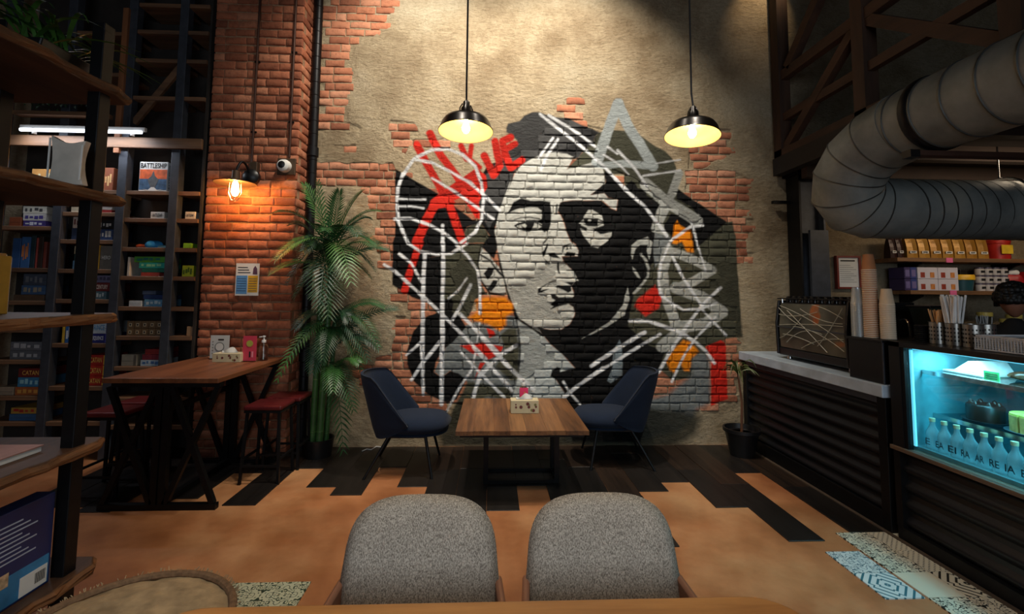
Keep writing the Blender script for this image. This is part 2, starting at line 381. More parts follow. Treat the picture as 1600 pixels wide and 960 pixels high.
poly(OLV, 'C', (450, 740), (420, 800), (365, 900), (345, 990), (480, 990), (480, 860), (560, 820), (680, 850), (680, 780), (560, 760), soft=2)
poly(OLV, 'e', (250, 260), (330, 200), (400, 200), (425, 400), (420, 690), (350, 690), (200, 560), (300, 420), soft=2)
poly(BLK, 'C', (290, 370), (230, 395), (160, 470), (122, 580), (125, 650), (160, 740), (240, 815), (340, 858), (390, 835), (440, 735), (400, 700), (355, 685), (310, 720), (270, 690), (280, 630), (330, 560), (370, 530), (440, 450), (410, 400), (390, 380), (330, 345))
poly(BLK, 'm', (350, 120), (480, 110), (485, 470), (560, 460), (580, 500), (560, 640), (420, 520), (345, 480))
poly(BLK, 'h', (275, 75), (645, 325), (455, 490), (400, 540), (300, 480), (165, 370), (230, 260), (300, 280), (440, 300), (400, 220), (270, 150))
# hair
poly(HAIR, 'g', (60, 290), (80, 250), (180, 225), (220, 180), (290, 150), (360, 148), (500, 190), (620, 200), (740, 270), (800, 285), (890, 325), (850, 370), (700, 560), (660, 560), (600, 540), (290, 580), (140, 680), (60, 860), (-90, 1200), (-140, 1100), (-200, 900), (-170, 760), (-60, 640), (0, 560), (60, 460), (130, 430), (160, 400), (120, 360), (65, 325))
poly((34, 34, 35), 'g', (700, 300), (740, 270), (890, 325), (820, 440), (730, 500), (640, 560), (560, 500), (690, 400), soft=3)
# face, neck
poly(LGT, 'a', (310, 0), (240, 180), (160, 400), (105, 650), (130, 800), 'c', (160, 230), (250, 560), (370, 900), 'e', (400, 95), (500, 160), (640, 250), (600, 190), (720, 212), (820, 210), (900, 160), (945, 80), 'c', (1105, 870), (1080, 800), (1030, 762), (1100, 650), (1060, 540), (1100, 490), (1140, 465), (1060, 330), (960, 230), (940, 170), (1140, 165), (1152, 100), 'a', (1110, 820),
     (1050, 780), (1000, 660), (965, 540), (930, 460), (890, 420), (920, 310), (950, 285), 'b', (110, 270), (480, 270), (600, 370), (660, 395), (680, 260), (560, 240), (510, 180), (340, 200), (520, 60), (530, 0), 'g', (950, 750), (930, 680), (910, 590), (830, 600), (600, 660), (660, 550), (600, 520), (500, 508), (400, 520), (290, 565), (200, 620), (140, 690), (75, 857))
poly((184, 190, 188), 'e', (400, 100), (650, 265), (720, 350), (830, 440), (950, 575), (830, 610), (760, 640), (770, 680), (850, 800), (850, 900), (340, 900), (400, 720), (435, 480), (430, 300))
# the dark half and the shoulder
poly(BLK, 'a', (890, 400), (920, 300), (950, 285), 'b', (100, 272), (480, 270), (600, 370), (660, 395), (680, 260), (560, 240), (510, 180), (340, 200), (530, 50), 'g', (935, 690), (960, 650), 'b', (560, -90), (650, 0), (760, 100), (850, 20), (900, 60), (930, 120), (1030, 130), (1040, 200), (1220, 330), (1150, 480), (1115, 560), (1140, 640), (1160, 960), 'd', (1000, 520), (930, 600), (925, 740), (800, 880),
     (725, 960), 'D', (365, 330), (345, 440), 'f', (370, 190), (550, 350), (710, 430), (640, 600), 'P', (1025, 600), (1000, 690), (895, 690), (880, 650), 'e', (850, 800), (770, 680), (720, 650), (740, 590), (780, 560), (815, 570), (812, 605), (950, 575), (830, 440), (720, 350), (650, 265), (600, 190), (720, 212), (820, 210), (900, 160), (945, 80), 'c', (1105, 870), (1080, 790), (1030, 762), (1100, 650), (1060, 540), (1100, 490), (1140, 465), (1060, 330), (960, 230), (940, 170), (1140, 165), (1152, 100), 'a', (1110, 820), (1050, 780), (1000, 660), (965, 540), (930, 460))
# features drawn in black
poly(BLK, 'a', (245, 450), (300, 370), (340, 290), (440, 240), (550, 275), (700, 275), (800, 285), (808, 460), (805, 560), (780, 640), (720, 665), (690, 640), (690, 570), (640, 530), (690, 500), (690, 400), (640, 360), (540, 355), (430, 365), (330, 400))
line(BLK, 16, 'a', (350, 510), (430, 485), (540, 480), (660, 500))
poly(BLK, 'a', (345, 585), (400, 550), (500, 528), (620, 532), (700, 580), (700, 630), (640, 645), (560, 655), (530, 670), (470, 655), (420, 642))
for s in (((385, 590), (420, 575), (452, 620), (430, 627)), ((432, 575), (480, 562), (502, 585), (485, 618), (460, 600)), ((600, 555), (650, 568), (688, 600), (650, 625), (565, 632), (590, 590))): poly(LGT, 'a', *s)
line(BLK, 20, 'a', (880, 325), (870, 430)); line(BLK, 14, 'a', (770, 735), (710, 805))
for s in (((760, 10), (720, 90), (690, 120), (705, 175), (730, 160), (750, 90), (770, 30)), ((705, 180), (740, 240), (795, 268), (750, 215)), ((770, 130), (850, 122), (925, 195), (860, 188), (830, 182), (780, 160)), ((940, 105), (970, 30), (1050, 0), (1062, 15), (985, 50), (948, 112)),
          ((990, 92), (1008, 36), (1022, 80)), ((1038, 72), (1050, 28), (1064, 76)), ((968, 168), (1000, 112), (1112, 120), (1105, 168)), ((885, 245), (908, 238), (908, 340), (922, 388), (898, 380), (882, 320)), ((640, 630), (643, 572), (805, 485), (690, 560), (680, 590), (775, 575), (705, 612), (765, 636), (700, 622)),
          ((848, 552), (900, 528), (1055, 542), (1062, 600), (1020, 618), (950, 582)), ((948, 485), (1095, 488), (1062, 535), (1000, 500)), ((805, 645), (850, 638), (900, 680), (1100, 680), (1280, 640), (1280, 780), (1080, 790), (1030, 762), (900, 790), (800, 828), (840, 790), (800, 770), (860, 715), (818, 690))): poly(BLK, 'c', *s)
poly(LG2, 'c', (1045, 325), (1095, 450), (1145, 470), (1085, 355))
line(BLK, 26, 'c', (150, 150), (185, 330), (250, 580), (320, 790), (390, 950)); line(BLK, 22, 'e', (365, 0), (400, 100), (520, 180), (650, 268)); line(BLK, 13, 'e', (400, 110), (425, 250), (435, 420), (420, 620))
# ear on the lit side
poly(LGT, 'C', (520, 20), (505, 110), (520, 200), (570, 265), (640, 278), (655, 265), (640, 190), (615, 130), (560, 60)); line(BLK, 9, 'C', (520, 15), (503, 110), (518, 200), (568, 268), (642, 282)); line(BLK, 11, 'C', (512, 60), (570, 95), (600, 140), (640, 180))
poly(BLK, 'C', (535, 165), (560, 130), (592, 135), (580, 170), (556, 195)); poly(BLK, 'C', (556, 248), (585, 198), (612, 202), (600, 232), (575, 260))
# lights in the dark half
poly(LGT, 'b', (255, 470), (310, 390), (360, 385), (420, 420), (480, 460), (490, 518), (420, 490), (255, 490)); poly(LGT, 'b', (200, 555), (250, 508), (275, 558)); poly(LGT, 'b', (435, 518), (498, 548), (430, 568))
line(LGT, 26, 'b', (318, 520), (330, 524)); line(LGT, 18, 'b', (235, 572), (300, 602), (400, 606), (490, 575))
poly(LGT, 'b', (215, 625), (290, 655), (300, 610), (370, 622), (390, 650), (460, 690), (600, 672), (600, 710), (560, 770), (430, 858), (350, 840), (300, 770), (240, 690))
poly(LG2, 'd', (685, 400), (690, 350), (760, 290), (890, 240), (950, 310), (930, 440), (910, 520), (880, 420), (890, 345), (800, 345), (740, 400), (700, 520), (682, 460)); line(LG2, 30, 'd', (810, 460), (865, 530), (905, 640), (895, 740), (800, 870), (715, 950)); poly(LG2, 'd', (700, 615), (740, 655), (802, 768), (760, 742), (708, 660))
poly(LG2, 'D', (345, 235), (354, 300), (328, 385), (230, 452), (100, 512), (250, 420), (318, 335))
poly((120, 132, 138), 'f', (170, 690), (220, 560), (228, 420), (285, 305), (312, 370), (312, 640), (200, 712))
# pale letters over the dark half
line(PAL, 92, 'g', (870, 600), (960, 330), (1060, 70)); line(PAL, 92, 'g', (1060, 70), (1140, 260), (1370, 630)); line(PAL, 62, 'g', (920, 625), (1100, 610), (1380, 630))
line(LG2, 48, 'B', (665, 490), (620, 610), (560, 710), (530, 800)); line(LG2, 84, 'h', (40, 40), (190, 170), (300, 235), (425, 310)); line(LG2, 60, 'h', (200, 200), (140, 320), (150, 420))
poly(GRY, 'h', (110, 400), (230, 440), (200, 500), (150, 620), (110, 660), (95, 500))
line(LG2, 56, 'D', (560, 40), (530, 150), (545, 280), (600, 430)); line(LG2, 48, 'D', (560, 40), (700, 90), (795, 145), (700, 205), (620, 235)); line(LG2, 62, 'D', (600, 240), (740, 290), (850, 370), (760, 430), (600, 455)); line(LG2, 66, 'D', (640, 460), (530, 555))
# colour patches
line(RED, 66, 'n', (275, 145), (400, 380), (500, 560)); line(RED, 66, 'n', (385, 50), (470, 230), (590, 380), (690, 520), (760, 720)); line(RED, 76, 'n', (420, 650), (340, 800), (270, 960)); line(RED, 66, 'n', (540, 620), (600, 800), (655, 945)); line(RED, 58, 'm', (300, 0), (215, 250), (172, 400))
poly(RED, 'n', (390, 610), (480, 530), (600, 450), (700, 380), (780, 330), (850, 400), (860, 500), (790, 620), (800, 760), (740, 750), (640, 580), (570, 650), (380, 690)); line(RED, 50, 'n', (640, 150), (690, 260)); line(RED, 44, 'n', (730, 150), (715, 240)); line(RED, 40, 'n', (720, 270), (800, 330))
line(RED, 66, 'g', (100, 375), (30, 405), (50, 520), (105, 645), (200, 575)); line(RED, 56, 'g', (55, 475), (140, 430)); line(RED, 44, 'A', (580, 385), (632, 495), (668, 440), (640, 300))
poly(None, 'n', (585, 610), (650, 575), (770, 765), (720, 740))
poly(ORG, 'C', (490, 310), (540, 290), (650, 290), (690, 330), (690, 370), (655, 395), (655, 440), (620, 470), (560, 440), (450, 400), (500, 370), soft=2.5); poly(ORG, 'f', (720, 500), (800, 390), (880, 310), (950, 330), (1030, 420), (960, 480), (940, 600), (890, 600), (850, 520), (800, 615), (755, 590), soft=2); poly(ORG, 'h', (240, 480), (250, 350), (275, 310), (300, 350), (380, 390), (400, 550), (350, 545), (310, 470), (270, 490), soft=1.6)
poly(RED, 'C', (410, 550), (520, 535), (640, 555), (620, 600), (560, 625), (470, 590)); poly(RED, 'C', (550, 455), (590, 470), (600, 495), (565, 508)); poly(RED, 'C', (515, 640), (545, 640), (500, 700), (485, 735)); poly(RED, 'D', (400, 300), (490, 225), (530, 290), (510, 350), (440, 392), (380, 340), soft=2)
# white spray strokes
for w, *s in ((28, 'n', (160, 385), (118, 500), (108, 620), (122, 780), (200, 960)), (28, 'n', (165, 390), (250, 260), (400, 185), (530, 175), (650, 220), (760, 320), (810, 450), (830, 600), (815, 760), (760, 870), (640, 960)), (27, 'm', (200, 0), (300, 70), (440, 95), (560, 90), (690, 5)), (16, 'n', (120, 595), (345, 600)), (16, 'n', (120, 655), (230, 655), (330, 672)),
              (25, 'n', (90, 760), (220, 755), (380, 810), (510, 880), (610, 965)), (27, 'm', (605, 15), (700, 110), (780, 230), (800, 380), (800, 585)), (8, 'C', (512, 430), (498, 530)), (13, 'C', (490, 590), (470, 680), (400, 780), (335, 905)), (27, 'n', (270, 270), (400, 290), (560, 370), (720, 460), (830, 560), (965, 690)), (23, 'n', (400, 420), (570, 520), (740, 640), (912, 762)),
              (37, 'm', (492, 0), (495, 200), (485, 500), (490, 800), (480, 960)), (24, 'C', (314, 310), (312, 600), (308, 862)), (36, 'm', (342, 100), (328, 300), (325, 600), (320, 960)), (18, 'C', (206, 560), (211, 812)), (30, 'n', (490, 815), (490, 965)), (26, 'm', (130, 90), (230, 170), (310, 320)), (28, 'm', (5, 182), (110, 250), (320, 440), (430, 540), (560, 670), (720, 830), (850, 965)),
              (20, 'C', (480, 560), (580, 670), (685, 790)), (33, 'm', (630, 590), (760, 710), (960, 925)), (42, 'e', (0, 190), (200, 425), (400, 630), (560, 775)), (17, 'm', (690, 295), (610, 405), (540, 460)), (32, 'm', (722, 350), (640, 520), (570, 640)), (14, 'C', (120, 600), (200, 530)), (19, 'C', (148, 732), (210, 640), (300, 530)), (15, 'C', (410, 580), (480, 660), (640, 822)), (40, 'e', (400, 360), (260, 440), (150, 550), (60, 640), (10, 800), (-5, 860)),
              (30, 'e', (180, 580), (345, 745)), (26, 'e', (100, 660), (290, 850)), (27, 'g', (365, 165), (520, 290), (700, 430), (900, 600), (1140, 850)), (42, 'b', (650, 0), (830, 190), (1000, 330), (1120, 480), (1290, 710)), (24, 'g', (440, 175), (600, 270), (740, 365), (855, 455)), (20, 'g', (960, 460), (1050, 520)), (25, 'g', (1050, 490), (1180, 620), (1315, 810)), (17, 'g', (930, 530), (1060, 610), (1150, 705)),
              (17, 'g', (1280, 718), (1400, 700), (1610, 670)), (13, 'g', (1390, 607), (1610, 574)), (23, 'g', (478, 380), (350, 560)), (27, 'g', (522, 390), (430, 530), (370, 665)), (22, 'h', (228, 462), (370, 362), (468, 346)), (18, 'h', (385, 325), (430, 500), (490, 690)), (22, 'h', (215, 490), (152, 640), (136, 760), (150, 860), (255, 955)), (22, 'h', (240, 580), (320, 740), (465, 960)),
              (13, 'D', (530, 290), (640, 358), (740, 352), (822, 320)), (19, 'D', (840, 240), (740, 335), (640, 475), (560, 600), (510, 692)), (13, 'D', (740, 355), (872, 495)), (14, 'D', (812, 398), (700, 520), (640, 612), (580, 742)), (35, 'f', (385, 130), (560, 130), (720, 190), (860, 240), (1000, 330), (1100, 420), (1170, 525)), (38, 'f', (22, 550), (250, 400), (520, 235)), (31, 'f', (0, 660), (200, 540), (400, 410), (662, 255)), (36, 'e', (838, 850), (1000, 720), (1210, 575)), (22, 'e', (840, 700), (900, 800), (1030, 950))):
    line(WHT, w * .88, *s, a=0.93)
def seg_dist(X, Y, p, q):
    dx, dy = q[0] - p[0], q[1] - p[1]; L = dx * dx + dy * dy + 1e-9
    t = np.clip(((X - p[0]) * dx + (Y - p[1]) * dy) / L, 0, 1); return np.hypot(X - p[0] - t * dx, Y - p[1] - t * dy)
def inside(X, Y, P):
    r = np.zeros(X.shape, bool); n = len(P)
    for i in range(n):
        (x0, y0), (x1, y1) = P[i], P[(i + 1) % n]
        if y0 == y1: continue
        c = ((y0 > Y) != (y1 > Y)) & (X < (x1 - x0) * (Y - y0) / (y1 - y0) + x0); r ^= c
    return r
def paint_at(u, v):
    """mural colour and cover at photo-frame points of the wall plane"""
    C = np.zeros((len(u), 4)); wob = 1.1 * (vnoise(u, v, 9.0, 3) - 0.5)
    for s in SHAPES:
        P = s[2]; pad = s[3] * 2 + (s[5] if s[0] == 'l' else 0) + 2
        ix = np.nonzero((u > P[:, 0].min() - pad) & (u < P[:, 0].max() + pad) & (v > P[:, 1].min() - pad) & (v < P[:, 1].max() + pad))[0]
        if not len(ix): continue
        X, Y = u[ix], v[ix]; D = np.full(len(ix), 1e9); m = len(P)
        for i in range(m if s[0] == 'p' else m - 1): D = np.minimum(D, seg_dist(X, Y, P[i], P[(i + 1) % m]))
        sd = np.where(inside(X, Y, P), D, -D) if s[0] == 'p' else s[5] - D
        al = np.clip(0.5 + (sd + wob[ix]) / (2 * s[3]), 0, 1) * s[4]
        if s[1] is None: C[ix, 3] *= 1 - al; continue
        k = np.array(lin(*s[1])[:3]); a0 = C[ix, 3]; na = a0 + (1 - a0) * al; w = np.where(na > 1e-6, al / np.maximum(na, 1e-6), 0)[:, None]
        C[ix, :3] = C[ix, :3] * (1 - w) + k * w; C[ix, 3] = na
    return C
# where the render has come off and the bricks show
BRK = [pts('q', (60, -400), (560, -400), (540, 0), (520, 100), (440, 200), (400, 250), (300, 300), (270, 420), (330, 510), (330, 565), (260, 600), (260, 680), (250, 770), (340, 800), (330, 825), (60, 820)), pts('q', (170, 905), (310, 905), (310, 955), (170, 955)),
       pts('q', (520, 760), (660, 760), (690, 820), (690, 860), (650, 880), (850, 870), (850, 960), (600, 960), (510, 900), (480, 820)), pts('r', (60, 85), (710, 85), (740, 150), (760, 1000), (600, 960), (560, 600), (500, 360), (430, 290), (60, 290)),
       pts('s', (280, 155), (420, 155), (440, 210), (600, 220), (640, 980), (380, 900), (300, 780), (200, 720), (60, 690), (60, 600), (190, 600), (200, 550), (280, 540), (310, 420), (320, 290), (400, 290), (400, 222), (280, 200)),
       pts('t', (-20, 100), (100, 100), (160, 10), (240, 10), (240, 165), (140, 210), (60, 260), (-20, 260)), pts('t', (-40, 265), (270, 265), (350, 320), (350, 470), (290, 480), (330, 570), (390, 575), (390, 620), (340, 680), (330, 780), (390, 780), (380, 830), (270, 830), (-40, 830)),
       pts('g', (430, 105), (580, 105), (580, 45), (625, 0), (710, 0), (770, 50), (770, 100), (720, 170), (780, 190), (770, 260), (740, 300), (560, 230)),
       # inside the mural
       pts('P', (612, 262), (680, 305), (740, 300), (760, 270), (800, 245), (850, 205), (890, 200), (900, 190), (960, 210), (960, 260), (1040, 300), (1060, 300), (1170, 330), (1120, 372), (1150, 420), (1150, 470), (1150, 530), (1165, 560), (1160, 610), (1110, 640), (900, 645), (700, 630), (640, 610), (632, 480), (612, 440))]
NOBRK = [pts('c', (300, 560), (640, 300), (900, 280), (1000, 460), (800, 500), (700, 640), (900, 900), (1080, 960), (400, 960)), pts('e', (430, 150), (650, 300), (700, 560), (560, 640), (440, 700)), pts('m', (530, 250), (640, 130), (780, 260), (790, 440), (700, 600)),
         pts('h', (560, 620), (735, 620), (740, 960), (600, 960)), pts('g', (850, 600), (900, 330), (1060, 30), (1200, 320), (1480, 560), (1500, 850), (1240, 760), (960, 640)), pts('g', (60, 290), (300, 150), (380, 190), (390, 430), (250, 520), (120, 420)), pts('n', (200, 160), (800, 160), (760, 330), (460, 540), (140, 340)),
         pts('h', (30, 40), (250, 100), (460, 300), (380, 320), (190, 200))]
def brick_mask(u, v):
    r = np.zeros(u.shape, bool)
    for P in BRK: r |= inside(u, v, P)
    for P in NOBRK: r &= ~inside(u, v, P)
    return r
CH, JT = 0.0845, 0.0085                               # course height, joint

def paint_mix(nt, b, base_out, dirt=0.25):
    at = nd(nt, 'ShaderNodeAttribute', attribute_name='paint'); v = coords(nt, kind='Object'); geo = nd(nt, 'ShaderNodeNewGeometry')
    wr = noise(nt, geo.outputs['Position'], 26, 6, 0.7); wear = ramp(nt, wr, [(0.22, (0.7, 0.7, 0.7, 1)), (0.34, (1, 1, 1, 1))])
    mo = noise(nt, geo.outputs['Position'], 5, 5, 0.65); mr = ramp(nt, mo, [(0.3, (1 - dirt,) * 3 + (1,)), (0.65, (1, 1, 1, 1))])
    mu = nd(nt, 'ShaderNodeMix', data_type='RGBA', blend_type='MULTIPLY'); mu.inputs[0].default_value = 1
    nt.links.new(at.outputs['Color'], mu.inputs[6]); nt.links.new(mr.outputs['Color'], mu.inputs[7])
    f = nd(nt, 'ShaderNodeMath', operation='MULTIPLY'); nt.links.new(at.outputs['Alpha'], f.inputs[0]); nt.links.new(wear.outputs['Color'], f.inputs[1])
    mx = nd(nt, 'ShaderNodeMix', data_type='RGBA'); nt.links.new(f.outputs[0], mx.inputs[0]); nt.links.new(base_out, mx.inputs[6]); nt.links.new(mu.outputs[2], mx.inputs[7])
    nt.links.new(mx.outputs[2], b.inputs['Base Color']); return geo
def plaster_mat():
    m, nt, b = new_mat('old_lime_plaster'); geo = nd(nt, 'ShaderNodeNewGeometry'); p = geo.outputs['Position']
    a = noise(nt, p, 1.6, 6, 0.62); c = noise(nt, p, 34, 8, 0.72)
    r = ramp(nt, a, [(0.3, lin(150, 130, 102)), (0.52, lin(190, 172, 142)), (0.72, lin(210, 196, 168))]); r2 = ramp(nt, c, [(0.3, (0.7, 0.66, 0.6, 1)), (0.55, (1, 1, 1, 1))])
    x = nd(nt, 'ShaderNodeMix', data_type='RGBA', blend_type='MULTIPLY'); x.inputs[0].default_value = 0.8; nt.links.new(r.outputs['Color'], x.inputs[6]); nt.links.new(r2.outputs['Color'], x.inputs[7])
    paint_mix(nt, b, x.outputs[2]); b.inputs['Roughness'].default_value = 0.92; b.inputs['Specular IOR Level'].default_value = 0.25
    mp = nd(nt, 'ShaderNodeMapping'); mp.inputs['Scale'].default_value = (1, 1, 1.9); mp.inputs['Rotation'].default_value = (0, 0.5, 0); nt.links.new(p, mp.inputs['Vector'])
    bump(nt, b, noise(nt, mp.outputs['Vector'], 17, 9, 0.75), 1.0, 0.05); return m
def brick_mat(name='red_brick', cols=((132, 82, 62), (172, 112, 84), (190, 136, 108)), painted=True):
    m, nt, b = new_mat(name); at = nd(nt, 'ShaderNodeAttribute', attribute_name='tone'); geo = nd(nt, 'ShaderNodeNewGeometry')
    r = ramp(nt, at.outputs['Fac'], [(0.0, lin(*cols[0])), (0.5, lin(*cols[1])), (1.0, lin(*cols[2]))]); n1 = noise(nt, geo.outputs['Position'], 30, 7, 0.7)
    r2 = ramp(nt, n1, [(0.3, (0.55, 0.5, 0.48, 1)), (0.5, (1, 1, 1, 1)), (0.74, (1.15, 1.12, 1.08, 1))])
    x = nd(nt, 'ShaderNodeMix', data_type='RGBA', blend_type='MULTIPLY'); x.inputs[0].default_value = 0.8; nt.links.new(r.outputs['Color'], x.inputs[6]); nt.links.new(r2.outputs['Color'], x.inputs[7])
    if painted: paint_mix(nt, b, x.outputs[2])
    else: nt.links.new(x.outputs[2], b.inputs['Base Color'])
    b.inputs['Roughness'].default_value = 0.88; b.inputs['Specular IOR Level'].default_value = 0.25; bump(nt, b, n1, 0.55, 0.012); return m
PLASTER, BRICK = plaster_mat(), brick_mat()
def grid_faces(nx, nz):
    i = np.arange(nx - 1); j = np.arange(nz - 1); I, J = np.meshgrid(i, j, indexing='ij'); a = (I * nz + J).ravel(); return np.stack([a, a + nz, a + nz + 1, a + 1], 1)
def fast_mesh(name, V, F, attrs=()):
    me = bpy.data.meshes.new(name); n = len(F); me.vertices.add(len(V)); me.vertices.foreach_set('co', np.asarray(V, np.float32).ravel())
    me.loops.add(4 * n); me.loops.foreach_set('vertex_index', np.asarray(F, np.int32).ravel()); me.polygons.add(n); me.polygons.foreach_set('loop_start', np.arange(0, 4 * n, 4, dtype=np.int32))
    me.polygons.foreach_set('use_smooth', np.ones(n, bool))
    for nm, ty, key, data in attrs: at = me.attributes.new(nm, ty, 'POINT'); at.data.foreach_set(key, np.asarray(data, np.float32).ravel())
    me.update(calc_edges=True); me.validate(); return me
def link_mesh(name, me, mat, parent=None):
    me.materials.append(mat); o = bpy.data.objects.new(name, me); COL.objects.link(o); o.parent = parent; return o
# plaster skin of the mural wall, fine where the mural is
def steps(*segs): return np.unique(np.round(np.concatenate([np.arange(a, b + 1e-6, d) for a, b, d in segs]), 5))
gx = steps((-6.5, -2.0, 0.3), (-2.0, -1.2, 0.014), (-1.2, 2.6, 0.0072), (2.6, 3.3, 0.014), (3.3, 7.5, 0.05)); gz = steps((-0.02, 0.3, 0.016), (0.3, 3.55, 0.0072), (3.55, 5.2, 0.018))
X, Z = np.meshgrid(gx, gz, indexing='ij'); x = X.ravel(); z = Z.ravel(); u, v = to_px(np.stack([x, np.full_like(x, WY), z], 1))
cover = paint_at(u, v); wob_u = u + 5 * (vnoise(u, v, 14, 5) - 0.5); wob_v = v + 5 * (vnoise(u, v, 14, 6) - 0.5); bm_ = brick_mask(wob_u, wob_v) & (x > -1.95) & (x < 3.2)
rel = 0.030 * (vnoise(x, z, 0.9, 21) - 0.5) + 0.014 * (vnoise(x, z, 0.16, 22) - 0.5) + 0.010 * (vnoise(x + 0.4 * z, z, 0.05, 23) - 0.5) + 0.006 * (vnoise(x, z, 0.022, 24) - 0.5)
yy = WY - 0.012 + np.where(bm_, 0.010 + 0.3 * rel, 0.6 * rel)
wall = struct(link_mesh('wall_back', fast_mesh('wall_back', np.stack([x, yy, z], 1), grid_faces(len(gx), len(gz)), [('paint', 'FLOAT_COLOR', 'color', cover)]), PLASTER), 'plaster and exposed brick wall painted with a large black and white portrait mural', 'wall')
struct(MB().span((-6.5, WY + 0.06, -0.1), (7.5, 5.1, 5.2)).build('wall_core', plain('wall_dim', (60, 54, 48), 0.9)), 'masonry behind the mural wall', 'wall')

def brick_geo(L, H, dep, step, seed, fwd=0.012):
    """one brick face: chipped edges, hand-made unevenness; front towards -y, x along, z up, centred"""
    g = np.random.default_rng(seed); nx = max(6, int(L / step) + 2); nz = max(4, int(H / step) + 2)
    e = 0.006; ux = np.concatenate([[-L / 2], np.linspace(-L / 2 + e, L / 2 - e, nx - 2), [L / 2]]); uz = np.concatenate([[-H / 2], np.linspace(-H / 2 + e, H / 2 - e, nz - 2), [H / 2]])
    X, Z = np.meshgrid(ux, uz, indexing='ij'); rim = np.zeros_like(X); rim[0] = rim[-1] = 1; rim[:, 0] = rim[:, -1] = 1
    cn = np.zeros_like(X)
    for a in (1, -2):
        for c in (1, -2): cn[a, c] = 0.6
    ox, oz = g.random(2) * 40; n1 = vnoise(X + ox, Z + oz, 0.05, 31) - 0.5; n2 = vnoise(X + ox, Z + oz, 0.018, 32) - 0.5
    Y = -fwd + 0.006 * n1 + 0.003 * n2 + rim * 0.007 + cn * 0.006 + 0.004 * (g.random() - 0.5) + X * (g.random() - 0.5) * 0.02
    Xe = X + rim * 0.006 * (vnoise(X * 3 + ox, Z * 3 + oz, 0.05, 33) - 0.5); Ze = Z + rim * 0.008 * (vnoise(X + oz, Z + ox, 0.045, 34) - 0.5)
    V = np.stack([Xe.ravel(), Y.ravel(), Ze.ravel()], 1); F = grid_faces(nx, nz)
    ring = [i * nz for i in range(nx)] + [(nx - 1) * nz + j for j in range(1, nz)] + [i * nz + nz - 1 for i in range(nx - 2, -1, -1)] + [j for j in range(nz - 2, 0, -1)]
    base = len(V); B = V[ring].copy(); B[:, 1] = dep; k = len(ring); V = np.concatenate([V, B])
    S = np.array([[ring[i], base + i, base + (i + 1) % k, ring[(i + 1) % k]] for i in range(k)]); return V, np.concatenate([F, S])
# bricks of the mural wall: courses broken wherever the render still covers them
cand = []; g = np.random.default_rng(5)
for ci in range(2, 61):
    zc = (ci + 0.5) * CH; x0 = -1.98 - g.random() * 0.2
    while x0 < 3.2:
        L = (0.205 if g.random() < 0.8 else 0.102) * (0.94 + 0.12 * g.random())
        cand.append((x0 + L / 2, zc + 0.008 * (g.random() - 0.5), L - JT, CH - JT - 0.012 * g.random() ** 2)); x0 += L
cand = np.array(cand); cu, cv = to_px(np.stack([cand[:, 0], np.full(len(cand), WY), cand[:, 1]], 1)); cand = cand[brick_mask(cu, cv) & (cand[:, 0] - cand[:, 2] / 2 > -1.93)]
probe = np.concatenate([[(bx + L * t, WY, bz + H * s) for t in np.linspace(-.5, .5, 19) for s in np.linspace(-.5, .5, 7)] for bx, bz, L, H in cand]); pu, pv = to_px(probe); pc = paint_at(pu, pv).reshape(len(cand), -1, 4)
busy = (pc.max(1) - pc.min(1)).max(1) > 0.02
order = np.argsort(-cand[:, 2] * cand[:, 3]); loose = set(order[:300].tolist()); accV, accF, accT, nacc = [], [], [], 0; made = []
for k, (bx, bz, L, H) in enumerate(cand):
    V, F = brick_geo(L, H, 0.02, 0.0066 if busy[k] else 0.03, 900 + k); V = V + np.array([bx, WY, bz]); made.append((V, F, np.clip(g.normal(0.5, 0.32), 0, 1)))
allV = np.concatenate([m[0] for m in made]); au, av = to_px(np.stack([allV[:, 0], np.full(len(allV), WY), allV[:, 2]], 1)); allC = paint_at(au, av); pos = 0
for k, (V, F, tone) in enumerate(made):
    n = len(V); C = allC[pos:pos + n]; pos += n
    if k in loose:
        c0 = V.mean(0); o = link_mesh('brick', fast_mesh('brick', V - c0, F, [('paint', 'FLOAT_COLOR', 'color', C), ('tone', 'FLOAT', 'value', np.full(n, tone))]), BRICK, wall); o.location = c0
    else: accV.append((V, C, np.full(n, tone))); accF.append(F + nacc); nacc += n
if accV:
    o = link_mesh('brickwork', fast_mesh('brickwork', np.concatenate([a[0] for a in accV]), np.concatenate(accF), [('paint', 'FLOAT_COLOR', 'color', np.concatenate([a[1] for a in accV])), ('tone', 'FLOAT', 'value', np.concatenate([a[2] for a in accV]))]), BRICK, wall); o['kind'] = 'stuff'
# ------------------------------------------------------------------ brick pier
MORTAR = plain('lime_mortar', (150, 116, 88), 0.95, var=0.25, scale=30, bmp=0.5, bscale=60)
BRICKP = brick_mat('pier_brick', ((126, 74, 54), (166, 100, 72), (184, 122, 92)), False)
pier = struct(MB().span((PX0 + 0.012, PY + 0.012, 0), (PX1 - 0.012, WY, 5.2)).build('pier', MORTAR), 'red brick pier carrying the caged wall lamp', 'pillar')
pb = []; g = np.random.default_rng(8)
for ci in range(0, 61):
    zc = (ci + 0.5) * 0.0835 + 0.01; x0 = PX0; first = True
    while x0 < PX1 - 0.03:
        L = (0.205 if g.random() < 0.82 else 0.102) * (0.92 + 0.16 * g.random())
        if first and ci % 2: L *= 0.55
        first = False
        if PX1 - (x0 + L) < 0.07: L = PX1 - x0
        pb.append(('f', x0 + L / 2, zc, L - JT, 0.0740 - 0.014 * g.random() ** 2)); x0 += L
    y0 = PY + (0.10 if ci % 2 else 0.002)
    while y0 < WY - 0.03:
        L = min(0.205, WY - y0); pb.append(('s', y0 + L / 2, zc, L - JT, 0.0735)); y0 += L
